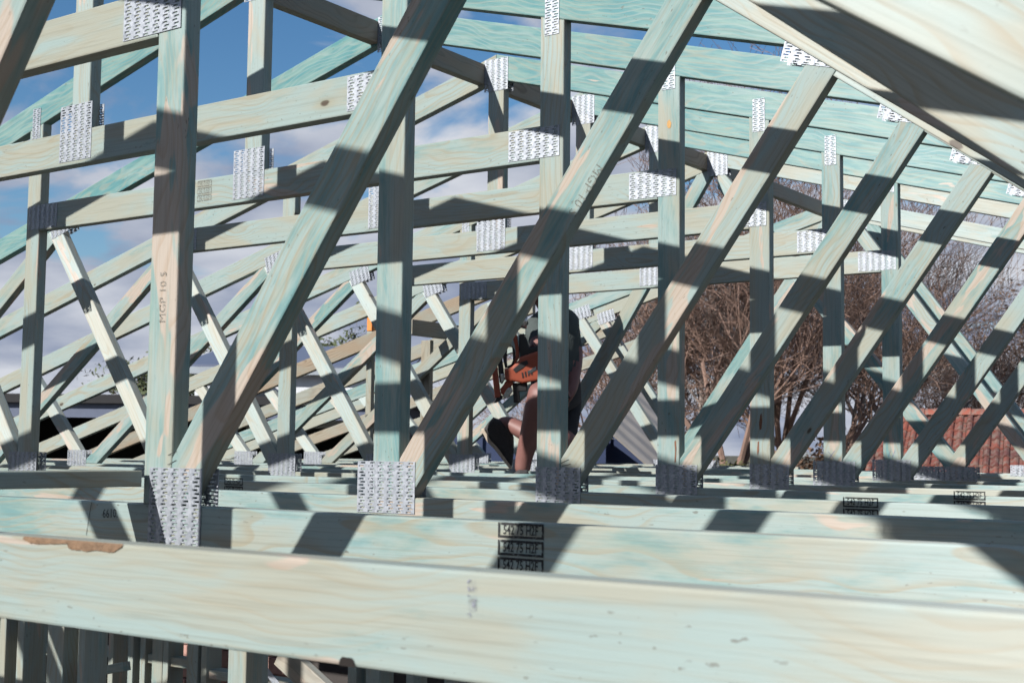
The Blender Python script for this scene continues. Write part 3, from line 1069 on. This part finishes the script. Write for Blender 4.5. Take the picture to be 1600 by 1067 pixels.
# ---- red tiled roof on the right
g = G('terracotta_tile')
tcn = g.n('ShaderNodeTexCoord'); oi = g.n('ShaderNodeObjectInfo')
off = g.n('ShaderNodeCombineXYZ', {0: g.math('MULTIPLY', oi.outputs['Random'], 30.0)}).outputs[0]
co = g.n('ShaderNodeVectorMath', {0: tcn.outputs['Object'], 1: off}, operation='ADD').outputs[0]
n1 = g.noise(co, 9, 5, .65); n2 = g.noise(co, 30, 3, .6)
col = g.mix(oi.outputs['Random'], c4(.24, .065, .04), c4(.10, .035, .03))
col = g.mix(g.math('MULTIPLY', g.ramp(n1, .44, .62), .75), col, c4(.17, .135, .11))
col = g.mix(g.ramp(n2, .58, .7), col, c4(.10, .06, .05))
g.set(g.b.inputs['Base Color'], col); g.b.inputs['Roughness'].default_value = .8
M_TILE = g.m
c = at(1500, 690, 20.0)
t = empty('tiled_house', (c.x, c.y, ZG)); tag(t, 'house with a lichen stained red terracotta tile roof at the right', 'house')
dn = (-hv * .93 - hr * .37).normalized()        # down-slope, level part
al = (hr * .93 - hv * .37).normalized()         # along the ridge
TW, TE = .30, .335
slope = math.radians(26)
cs, sn = math.cos(slope), math.sin(slope)
vs, fs = [], []
prof = [(0, .0), (.02, .034), (.055, .05), (.09, .034), (.11, .0), (.15, .002), (.17, .028), (.20, .040), (.23, .028), (.25, .002), (.296, .0)]
for yy, lz in ((0, .0), (TE + .05, .036)):
    for x, z in prof:
        vs.append((x, -yy, z + lz))
m_ = len(prof)
for x, z in prof:
    vs.append((x, -(TE + .05), z + .008))
for i in range(m_ - 1):
    fs.append((i, i + m_, i + m_ + 1, i + 1))
    fs.append((i + m_, i + 2 * m_, i + 2 * m_ + 1, i + m_ + 1))
tme = mesh('roof_tile', vs, fs); tme.materials.append(M_TILE)
ridge = at(1428, 648, 23.5) - Vector((c.x, c.y, ZG))
zax = (Vector((0, 0, 1)) * cs + dn * sn).normalized()
yax = -(dn * cs - Vector((0, 0, 1)) * sn).normalized()
xax = yax.cross(zax)
RB = Matrix((xax, yax, zax)).transposed().to_4x4()
for r in range(13):
    for k in range(22):
        pos = ridge + xax * (k * TW - .6 + rb.uniform(-.004, .004)) - yax * (r * TE) + zax * (rb.uniform(0, .004))
        o = obj('roof_tile', tme, None, t)
        o.matrix_local = Matrix.Translation(pos) @ RB @ Matrix.Rotation(rb.uniform(-.012, .012), 4, 'Z')
# sarking under the tiles, ridge caps and walls
p0 = ridge - xax * .6 - zax * .03; p1 = ridge + xax * (22 * TW - .6) - zax * .03
q0 = p0 - yax * (13 * TE); q1 = p1 - yax * (13 * TE)
me = mesh('sarking', [p0, p1, q1, q0] + [v - zax * .05 for v in (p0, p1, q1, q0)], [(0, 1, 2, 3), (7, 6, 5, 4), (0, 4, 5, 1), (1, 5, 6, 2), (2, 6, 7, 3), (3, 7, 4, 0)])
obj('sarking', me, M_DARK, t)
vs, fs = [], []
for i in range(7):
    a_ = math.pi * i / 6
    for xx, rr_ in ((0, .13), (.40, .15)):
        vs.append((xx, .0 + rr_ * math.cos(a_), rr_ * math.sin(a_) * .8 - .02))
for i in range(6): fs.append((2 * i, 2 * i + 1, 2 * i + 3, 2 * i + 2))
cme = mesh('ridge_cap', vs, fs, True); cme.materials.append(M_TILE)
RR = Matrix((xax, Vector((0, 0, 1)).cross(xax), Vector((0, 0, 1)))).transposed().to_4x4()
for k in range(17):
    o = obj('ridge_cap', cme, None, t)
    o.matrix_local = Matrix.Translation(ridge + xax * (k * .385 - .6) + Vector((0, 0, .02))) @ RR
wl_ = q0 + Vector((0, 0, -.12)); wr_ = q1 + Vector((0, 0, -.12))
mid = (wl_ + wr_) / 2
M_BRK = plain('brown_brickwork', (.25, .13, .09), .9, var=.3, scale=12)
obox('wall', t, mid + yax * .5, al, dn, (wr_ - wl_).length, .2, 0, mid.z, M_BRK)


# ------------------------------------------------------------------ trees
def tube(vs, fs, p, q, r0, r1, n):
    d = (q - p)
    if d.length < 1e-6: return
    d.normalize()
    a = d.orthogonal().normalized(); b = d.cross(a)
    k = len(vs)
    for P, r in ((p, r0), (q, r1)):
        for i in range(n):
            an = 2 * math.pi * i / n
            vs.append(P + (a * math.cos(an) + b * math.sin(an)) * r)
    for i in range(n):
        j = (i + 1) % n
        fs.append((k + i, k + j, k + n + j, k + n + i))


def branch(vs, fs, rnd, p, d, ln, r, lev, maxlev, tips, sag=0.0, spread=0.75):
    seg = 3 if lev < maxlev else 2
    for s_ in range(seg):
        wb = .20 if lev < 2 else .13
        d2 = (d + Vector((rnd.gauss(0, wb), rnd.gauss(0, wb), rnd.gauss(.06, .12) - sag))).normalized()
        q = p + d2 * ln / seg
        r1 = r * .82
        tube(vs, fs, p, q, max(r, .0062), max(r1, .0052), 6 if lev < 2 else (4 if lev < 4 else 3))
        p, d, r = q, d2, r1
        if lev < maxlev and (s_ > 0 or lev > 0):
            for _ in range(2 if lev < maxlev - 1 else 3):
                ax = Vector((rnd.gauss(0, 1), rnd.gauss(0, 1), rnd.gauss(0, 1))).cross(d)
                if ax.length < 1e-3: continue
                nd = (d * .8 + ax.normalized() * spread + Vector((0, 0, .16))).normalized()
                if rnd.random() < (.92 if lev < 3 else .35):
                    branch(vs, fs, rnd, p, nd, ln * rnd.uniform(.55, .8), r * .55, lev + 1, maxlev, tips, sag, spread)
    tips.append(p)


def leaf_cloud(centers, rnd, per, rad, size):
    vs, fs = [], []
    for c in centers:
        for _ in range(per):
            p = c + Vector((rnd.gauss(0, rad), rnd.gauss(0, rad), rnd.gauss(0, rad * .6)))
            a = Vector((rnd.gauss(0, 1), rnd.gauss(0, 1), rnd.gauss(0, .6))).normalized()
            b = a.orthogonal().normalized(); b = (b * math.cos(rnd.random() * 6) + a.cross(b) * math.sin(rnd.random() * 6))
            s_ = size * rnd.uniform(.6, 1.3)
            k = len(vs)
            vs += [p - a * s_, p + b * s_ * .38, p + a * s_, p - b * s_ * .38]
            fs.append((k, k + 1, k + 2, k + 3))
    return vs, fs


M_TWIG = plain('bare_twigs', (.235, .15, .115), .9, var=.3, scale=1.5)
M_TWIG2 = plain('grey_twigs', (.27, .22, .195), .9, var=.3, scale=1.5)
M_GUM = plain('gum_leaves', (.075, .095, .035), .7, var=.35, scale=.6)
M_RUST = plain('rusty_leaves', (.17, .095, .055), .8, var=.35, scale=.6)
M_OLIVE = plain('olive_leaves', (.10, .10, .03), .8, var=.35, scale=.6)
M_TRUNK = plain('bark', (.16, .12, .09), .95, var=.3, scale=4)


def tree(name, label, cat, px, depth, h, seed, maxlev, twig, group, leaf=None, per=0, rad=.3, size=.08, r0=.12, spread=.75, start=.28, lean=0.0, foot=None):
    rnd = random.Random(seed)
    b0 = at(px, 690, depth)
    t = empty(name, (b0.x, b0.y, ZG)); tag(t, label, cat, group)
    vs, fs, tips = [], [], []
    p = Vector((0, 0, -.1)); q = Vector((lean * h * start, 0, h * start))
    tv, tf = [], []
    pm_ = p.lerp(q, .5) + Vector((rnd.gauss(0, .06), rnd.gauss(0, .06), 0))
    tube(tv, tf, p, pm_, r0 * 1.25, r0 * 1.05, 8); tube(tv, tf, pm_, q, r0 * 1.05, r0 * .9, 8)
    obj('trunk', mesh('trunk', tv, tf, True), M_TRUNK, t)
    nb = 4 if maxlev < 5 else 5
    for k in range(nb):
        an = 2 * math.pi * k / nb + rnd.random()
        d = Vector((math.cos(an) * .55, math.sin(an) * .55, 1)).normalized()
        branch(vs, fs, rnd, q, d, h * .30 * rnd.uniform(.8, 1.15), r0 * .6, 0, maxlev, tips, 0.0, spread)
    cr_ = obj('crown', mesh('crown', vs, fs), twig, t)
    if leaf:
        lv, lf = leaf_cloud(tips, rnd, per, rad, size)
        obj('foliage', mesh('foliage', lv, lf), leaf, t)
    return len(fs)


bare = [(975, 34, 7.4, "bare twiggy tree behind the worker's back", M_TWIG, 5), (1075, 32, 9.4, 'bare tree behind the fourth tall post', M_TWIG2, 5),
        (1140, 29, 9.6, 'bare brown tree left of the fifth tall post', M_TWIG, 5),
        (1220, 33, 12.4, 'tallest bare brown tree behind the fifth tall post', M_TWIG, 5), (1285, 30, 8.6, 'dense bare tree between the fifth and sixth tall posts', M_TWIG, 5),
        (1335, 35, 10.4, 'grey bare tree behind the sixth tall post', M_TWIG2, 4),
        (1410, 36, 10.4, 'thin bare tree behind the last tall post', M_TWIG2, 4), (1470, 40, 8.2, 'small bare tree rising behind the tiled roof', M_TWIG, 4), (1545, 42, 8.4, 'bare tree behind the right part of the tiled roof', M_TWIG, 4)]
TR[0][1]['pr'].color = (.55, .32, 0, 1)
tot = 0
for k, (px, d, h, lb, mt, ml) in enumerate(bare):
    tot += tree('bare_tree', lb, 'tree', px, d, h, 40 + k, ml, mt, 'bare trees beyond the roof', r0=.14, spread=.66, start=.2)
tot += tree('leafy_tree', 'rusty leaved tree at the right edge above the tiled roof', 'tree', 1640, 40, 9.4, 71, 3, M_TWIG, 'leafy trees', M_RUST, 6, .28, .08)
tot += tree('gum_tree', 'dark gum tree top left of the leftmost tall post', 'tree', 222, 52, 6.0, 81, 2, M_TRUNK, 'gum trees on the skyline', M_GUM, 14, .3, .12, start=.45)
tot += tree('gum_tree', 'gum tree just right of the leftmost tall post', 'tree', 300, 60, 6.6, 82, 2, M_TRUNK, 'gum trees on the skyline', M_GUM, 14, .3, .12, start=.45)
tot += tree('gum_tree', 'gum tree between the leftmost and second tall posts', 'tree', 530, 56, 7.6, 83, 2, M_TRUNK, 'gum trees on the skyline', M_GUM, 16, .3, .12, start=.45)
tot += tree('gum_tree', 'low gum tree at the left edge of the picture', 'tree', 40, 56, 4.8, 84, 2, M_TRUNK, 'gum trees on the skyline', M_GUM, 14, .3, .12, start=.45)


def bush(label, px, depth, h, wd, leaf, seed, n=160):
    rnd = random.Random(seed)
    b0 = at(px, 690, depth)
    t = empty('bush', (b0.x, b0.y, ZG)); tag(t, label, 'bush', 'bushes along the far boundary')
    vs, fs = [], []
    cs_ = []
    for _ in range(n):
        an = rnd.random() * 6.28; rr_ = math.sqrt(rnd.random()) * wd / 2; z = h * rnd.uniform(.15, 1) * (1 - .35 * (2 * rr_ / wd) ** 2)
        cs_.append(Vector((math.cos(an) * rr_, math.sin(an) * rr_, z)))
        tube(vs, fs, Vector((0, 0, 0)), cs_[-1], .012, .004, 3)
    obj('stems', mesh('stems', vs, fs), M_TWIG, t)
    lv, lf = leaf_cloud(cs_, rnd, 26, .16, .075)
    obj('foliage', mesh('foliage', lv, lf), leaf, t)


bush('olive green bush at the foot of the bare trees', 1120, 27, 2.9, 2.6, M_OLIVE, 1)
bush('dark bush beside the ribbed shed roof', 1030, 26, 3.0, 2.6, M_GUM, 2)
bush('brown bush left of the tiled roof', 1320, 32, 3.4, 3.0, M_RUST, 3, 240)
bush('small bush under the tiled roof ridge', 1255, 30, 2.9, 2.4, M_RUST, 4)
print('tree faces', tot)

# ------------------------------------------------------------------ the worker and the nail gun
DP = 6.5


def P(px, py, dd=0.0):
    return at(px, py, DP + dd)


foot_c = P(830, 735)
person = empty('person', (foot_c.x, foot_c.y, -.09))
tag(person, 'person in dark shirt and cap crouching on the chords with a nail gun', 'person')
PB = Vector((foot_c.x, foot_c.y, -.09))
J = {
    'pelvis': (P(874, 616), .120), 'waist': (P(868, 584), .118), 'chest': (P(866, 545), .132), 'upper': (P(868, 510), .115),
    'neck': (P(864, 484, -.03), .060), 'jaw': (P(853, 468, -.08), .070), 'head': (P(856, 450, -.06), .092), 'crown': (P(862, 434, -.03), .080),
    'sh_a': (P(836, 512, -.08), .062), 'el_a': (P(848, 556, -.26), .044), 'wr_a': (P(846, 560, -.22), .031), 'pm_a': (P(840, 551, -.19), .030),
    'sh_b': (P(890, 508, .04), .062), 'el_b': (P(898, 566, -.02), .045), 'wr_b': (P(893, 610, -.12), .030), 'pm_b': (P(887, 624, -.13), .030),
    'hip_a': (P(864, 626, -.10), .090), 'kn_a': (P(846, 612, -.42), .068), 'cf_a': (P(836, 652, -.36), .060), 'an_a': (P(817, 722, -.30), .040), 'hl_a': (P(815, 742, -.30), .042),
    'hip_b': (P(884, 628, .08), .090), 'kn_b': (P(880, 706, -.12), .064), 'cf_b': (P(838, 684, .02), .052), 'an_b': (P(788, 658, .10), .038), 'hl_b': (P(774, 668, .10), .038), 'to_b': (P(790, 706, .10), .036),
    'nose': (P(838, 462, -.16), .013), 'ear': (P(874, 456, -.14), .016),
}
E_ = [('pelvis', 'waist'), ('waist', 'chest'), ('chest', 'upper'), ('upper', 'neck'), ('neck', 'jaw'), ('jaw', 'head'), ('head', 'crown'), ('head', 'nose'), ('head', 'ear'),
      ('upper', 'sh_a'), ('sh_a', 'el_a'), ('el_a', 'wr_a'), ('wr_a', 'pm_a'), ('upper', 'sh_b'), ('sh_b', 'el_b'), ('el_b', 'wr_b'), ('wr_b', 'pm_b'),
      ('pelvis', 'hip_a'), ('hip_a', 'kn_a'), ('kn_a', 'cf_a'), ('cf_a', 'an_a'), ('an_a', 'hl_a'), ('pelvis', 'hip_b'), ('hip_b', 'kn_b'), ('kn_b', 'cf_b'), ('cf_b', 'an_b'), ('an_b', 'hl_b'), ('hl_b', 'to_b')]
for sfx, px, py, dd, sx_, sy_ in (('a', 840, 551, -.19, -1, -.6), ('b', 887, 622, -.13, -.5, 1)):
    for f in range(5):
        if f < 4:
            o1 = P(px + sx_ * 4, py + sy_ * 3 - 5 + f * 3.6, dd - .02 + .012 * f); o2 = P(px + sx_ * 11 + f * .4, py + sy_ * 6 - 5 + f * 3.6, dd - .035); o3 = P(px + sx_ * (13 - abs(f - 1.4)), py + sy_ * 8 - 4 + f * 3.6, dd - .005)
        else:
            o1 = P(px + 2 * sx_, py - 8, dd - .03); o2 = P(px + sx_ * 6, py - 12, dd - .05); o3 = P(px + sx_ * 9, py - 13, dd - .05)
        a_ = 'f%s%d' % (sfx, f)
        J[a_ + 'a'] = (o1, .0105); J[a_ + 'b'] = (o2, .0095); J[a_ + 'c'] = (o3, .0075)
        E_ += [('pm_' + sfx, a_ + 'a'), (a_ + 'a', a_ + 'b'), (a_ + 'b', a_ + 'c')]
names = list(J)
me = bpy.data.meshes.new('body')
me.from_pydata([tuple(J[n_][0] - PB) for n_ in names], [(names.index(a), names.index(b)) for a, b in E_], [])
body = bpy.data.objects.new('body', me)
COL.objects.link(body)
sk = body.modifiers.new('skin', 'SKIN')
sk.use_smooth_shade = True
for n_, d in zip(names, me.skin_vertices[0].data):
    r = J[n_][1]
    d.radius = (r, r)
    d.use_root = (n_ == 'pelvis')
sb = body.modifiers.new('sub', 'SUBSURF'); sb.levels = 2; sb.render_levels = 2
dg = bpy.context.evaluated_depsgraph_get()
bme = bpy.data.meshes.new_from_object(body.evaluated_get(dg))
bpy.data.objects.remove(body)
M_SKIN = plain('sunburnt_skin', (.20, .092, .078), .55, var=.12, scale=20)
M_SHIRT = plain('dark_shirt', (.06, .075, .072), .9, var=.25, scale=11, bump=1.0)
M_SHORTS = plain('black_shorts', (.02, .02, .022), .9, var=.2, scale=25)
M_CAP = plain('black_cap', (.018, .018, .02), .8)
M_SHOE = plain('grey_mesh_shoe', (.05, .048, .048), .85, var=.3, scale=120, bump=.4)
M_SOLE = plain('cream_sole', (.5, .42, .33), .7)
bme.materials.clear()
for m_ in (M_SKIN, M_SHIRT, M_SHORTS): bme.materials.append(m_)


def seg_d(p, a, b):
    ab = b - a
    t_ = max(0, min(1, (p - a).dot(ab) / ab.length_squared))
    return (p - a - ab * t_).length, t_


regions = [('pelvis', 'waist', 2, 1), ('waist', 'chest', 1, 1), ('chest', 'upper', 1, 1), ('upper', 'sh_a', 1, 1), ('upper', 'sh_b', 1, 1), ('sh_a', 'el_a', 1, .55), ('sh_b', 'el_b', 1, .6),
           ('pelvis', 'hip_a', 2, 1), ('pelvis', 'hip_b', 2, 1), ('hip_a', 'kn_a', 2, .72), ('hip_b', 'kn_b', 2, .7)]
for pl in bme.polygons:
    c = pl.center + PB
    best = (9, None, 0)
    for a, b in E_:
        d, t_ = seg_d(c, J[a][0], J[b][0])
        d -= (J[a][1] * (1 - t_) + J[b][1] * t_)
        if d < best[0]: best = (d, (a, b), t_)
    for a, b, mi, lim in regions:
        if best[1] == (a, b) and best[2] <= lim + 1e-6: pl.material_index = mi
body = obj('body', bme, None, person)


def blob(name, parent, rings, mat, n=14, sub=True):
    """lathe-like skin of elliptical rings: each (centre, axis a, axis b)"""
    vs, fs = [], []
    for c, a, b in rings:
        for i in range(n):
            an = 2 * math.pi * i / n
            vs.append(c + a * math.cos(an) + b * math.sin(an))
    for k in range(len(rings) - 1):
        for i in range(n):
            j = (i + 1) % n
            fs.append((k * n + i, k * n + j, (k + 1) * n + j, (k + 1) * n + i))
    fs.append(tuple(range(n))[::-1]); fs.append(tuple(range((len(rings) - 1) * n, len(rings) * n)))
    m_ = mesh(name, vs, fs, True)
    bm_ = bmesh.new(); bm_.from_mesh(m_); bmesh.ops.recalc_face_normals(bm_, faces=bm_.faces); bm_.to_mesh(m_); bm_.free()
    return obj(name, m_, mat, parent)


# cap
hc = J['head'][0] - PB
cap_up = (J['crown'][0] - J['jaw'][0]).normalized()
ca = cap_up.orthogonal().normalized(); cb = cap_up.cross(ca)
cap = blob('cap', person, [(hc + cap_up * h_, ca * r__, cb * r__) for h_, r__ in ((.01, .108), (.05, .108), (.09, .095), (.125, .065), (.14, .02))], M_CAP)
brd = ((J['nose'][0] - J['head'][0]) - cap_up * (J['nose'][0] - J['head'][0]).dot(cap_up)).normalized()
brs = cap_up.cross(brd)
blob('cap_brim', cap, [(hc + cap_up * .025 + brd * d_ - cap_up * d_ * .15, brs * w_, cap_up * .006) for d_, w_ in ((.06, .095), (.10, .09), (.14, .075), (.17, .04))], M_CAP)


# shoes
def slab(name, parent, pts, depth, thick, mat, base, r=.006, steps=3):
    """solid with an outline given in the view plane and a real thickness, rounded on both faces"""
    pl = [at(x, y, depth) for x, y in pts]
    o0 = pl[0]
    # work in the plane spanned by r_ and u_
    p2 = [((v - o0).dot(r_), (v - o0).dot(u_)) for v in pl]
    p2 = ccw(p2)
    rings = []
    for k in range(steps + 1):
        an = math.pi / 2 * k / steps
        rings.append((inset(p2, r * (1 - math.sin(an))), -thick / 2 + r * (1 - math.cos(an))))
    for k in range(steps, -1, -1):
        an = math.pi / 2 * k / steps
        rings.append((inset(p2, r * (1 - math.sin(an))), thick / 2 - r * (1 - math.cos(an))))
    n = len(p2)
    vs, fs = [], []
    for rg, y in rings:
        vs += [o0 + r_ * a + u_ * b + fw * y - base for a, b in rg]
    for k in range(len(rings) - 1):
        for i in range(n):
            j = (i + 1) % n
            fs.append((k * n + i, k * n + j, (k + 1) * n + j, (k + 1) * n + i))
    fs.append(tuple(range(n))[::-1]); fs.append(tuple(range((len(rings) - 1) * n, len(rings) * n)))
    m_ = mesh(name, vs, fs)
    bm_ = bmesh.new(); bm_.from_mesh(m_); bmesh.ops.recalc_face_normals(bm_, faces=bm_.faces); bm_.to_mesh(m_); bm_.free()
    return obj(name, m_, mat, parent)


sh = slab('shoe', person, [(756, 670), (763, 660), (771, 652), (784, 657), (797, 668), (803, 684), (803, 706), (800, 727), (796, 727), (786, 712), (776, 698), (766, 688)], DP + .10, .092, M_SHOE, PB, .02, 4)
slab('sole', sh, [(752, 670), (757, 669), (767, 687), (777, 697), (787, 711), (800, 729), (797, 732), (783, 714), (773, 701), (762, 690)], DP + .10, .098, M_SOLE, PB, .004)
sh = slab('shoe', person, [(795, 752), (800, 740), (812, 732), (824, 733), (830, 742), (832, 756), (796, 758)], DP - .30, .092, M_SHOE, PB, .015, 3)
slab('sole', sh, [(794, 757), (833, 757), (833, 763), (794, 763)], DP - .30, .098, M_SOLE, PB, .003)

# nail gun
M_ORANGE = plain('orange_plastic', (.28, .062, .03), .5, var=.12, scale=30)
M_BLACK = plain('black_rubber', (.014, .014, .015), .6)
M_STEEL = plain('bright_steel', (.55, .55, .56), .25, metal=1.0)
gc = P(810, 590, -.28)
gun = empty('nail_gun', gc); tag(gun, 'orange and black cordless framing nail gun held by the worker', 'nail gun')
GD = DP - .26
gp = lambda *v: [(740 + a / 5.615, 440 + b / 5.615) for a, b in v]
slab('motor_housing', gun, gp((270, 765), (335, 745), (395, 690), (405, 660), (560, 610), (690, 600), (705, 700), (640, 850), (555, 868), (430, 890), (345, 872), (325, 880), (275, 860)), GD, .085, M_ORANGE, gc, .012)
for k_ in range(4):
    slab('vent', gun, gp((420 + 26 * k_, 800 - 9 * k_), (432 + 26 * k_, 796 - 9 * k_), (440 + 26 * k_, 842 - 9 * k_), (428 + 26 * k_, 846 - 9 * k_)), GD - .042, .006, M_BLACK, gc, .001)
slab('side_panel', gun, gp((345, 770), (420, 705), (470, 690), (480, 720), (430, 760), (370, 800)), GD - .042, .006, M_BLACK, gc, .001)
slab('name_badge', gun, gp((470, 790), (545, 745), (552, 775), (482, 812)), GD - .043, .005, M_STEEL, gc, .001)
slab('front_arm', gun, gp((316, 405), (340, 388), (362, 402), (382, 480), (398, 590), (402, 665), (365, 725), (352, 720), (372, 640), (362, 560), (335, 470)), GD, .05, M_ORANGE, gc, .006)
slab('battery_mount', gun, gp((398, 465), (440, 455), (470, 510), (492, 580), (560, 562), (560, 612), (410, 668), (396, 590)), GD + .004, .07, M_BLACK, gc, .008)
slab('handle', gun, gp((236, 560), (262, 505), (300, 470), (326, 470), (340, 520), (318, 560), (296, 575), (292, 700), (300, 752), (276, 758), (262, 700), (252, 640)), GD, .04, M_BLACK, gc, .006)
slab('trigger_guard', gun, gp((338, 560), (362, 600), (372, 660), (366, 720), (326, 752), (300, 760), (296, 740), (330, 725), (345, 690), (342, 630)), GD, .03, M_BLACK, gc, .005)
slab('magazine', gun, gp((148, 680), (166, 640), (198, 650), (238, 985), (232, 1010), (188, 1022)), GD, .04, M_ORANGE, gc, .005)
slab('nail_rail', gun, gp((204, 660), (250, 655), (275, 860), (250, 900), (228, 880)), GD, .022, M_BLACK, gc, .003)
slab('pusher', gun, gp((232, 810), (268, 805), (274, 860), (240, 895)), GD - .004, .03, M_STEEL, gc, .003)
slab('nose', gun, gp((282, 870), (350, 862), (345, 905), (300, 935), (262, 1000), (240, 975), (234, 940), (262, 905)), GD, .045, M_ORANGE, gc, .006)
slab('contact_tip', gun, gp((268, 950), (330, 915), (345, 960), (300, 1025), (262, 1015), (250, 985)), GD - .006, .03, M_STEEL, gc, .004)
slab('no_mar_foot', gun, gp((168, 1062), (195, 1028), (240, 992), (262, 1008), (240, 1040), (200, 1062)), GD, .03, M_BLACK, gc, .004)
slab('belt_hook', gun, gp((340, 890), (470, 885), (470, 960), (400, 965), (412, 1060), (352, 1060), (345, 960)), GD + .01, .05, M_BLACK, gc, .006)
ax_ = (at(482, 0, 1) - at(482, 0, 1))
d0, d1 = at(*gp((352, 342))[0], GD), at(*gp((470, 352))[0], GD)
dd_ = (d1 - d0).normalized(); e1 = dd_.orthogonal().normalized(); e2 = dd_.cross(e1)
blob('drive_cylinder', gun, [(d0 - gc, e1 * .022, e2 * .022), (d0.lerp(d1, .15) - gc, e1 * .03, e2 * .03), (d0.lerp(d1, .3) - gc, e1 * .026, e2 * .026), (d0.lerp(d1, .6) - gc, e1 * .028, e2 * .028), (d0.lerp(d1, .65) - gc, e1 * .034, e2 * .034), (d1 - gc, e1 * .034, e2 * .034)], M_STEEL, 20)
slab('end_cap', gun, gp((430, 318), (470, 330), (482, 370), (455, 402), (425, 398), (395, 425), (355, 405), (360, 380), (430, 375)), GD + .005, .05, M_BLACK, gc, .008)
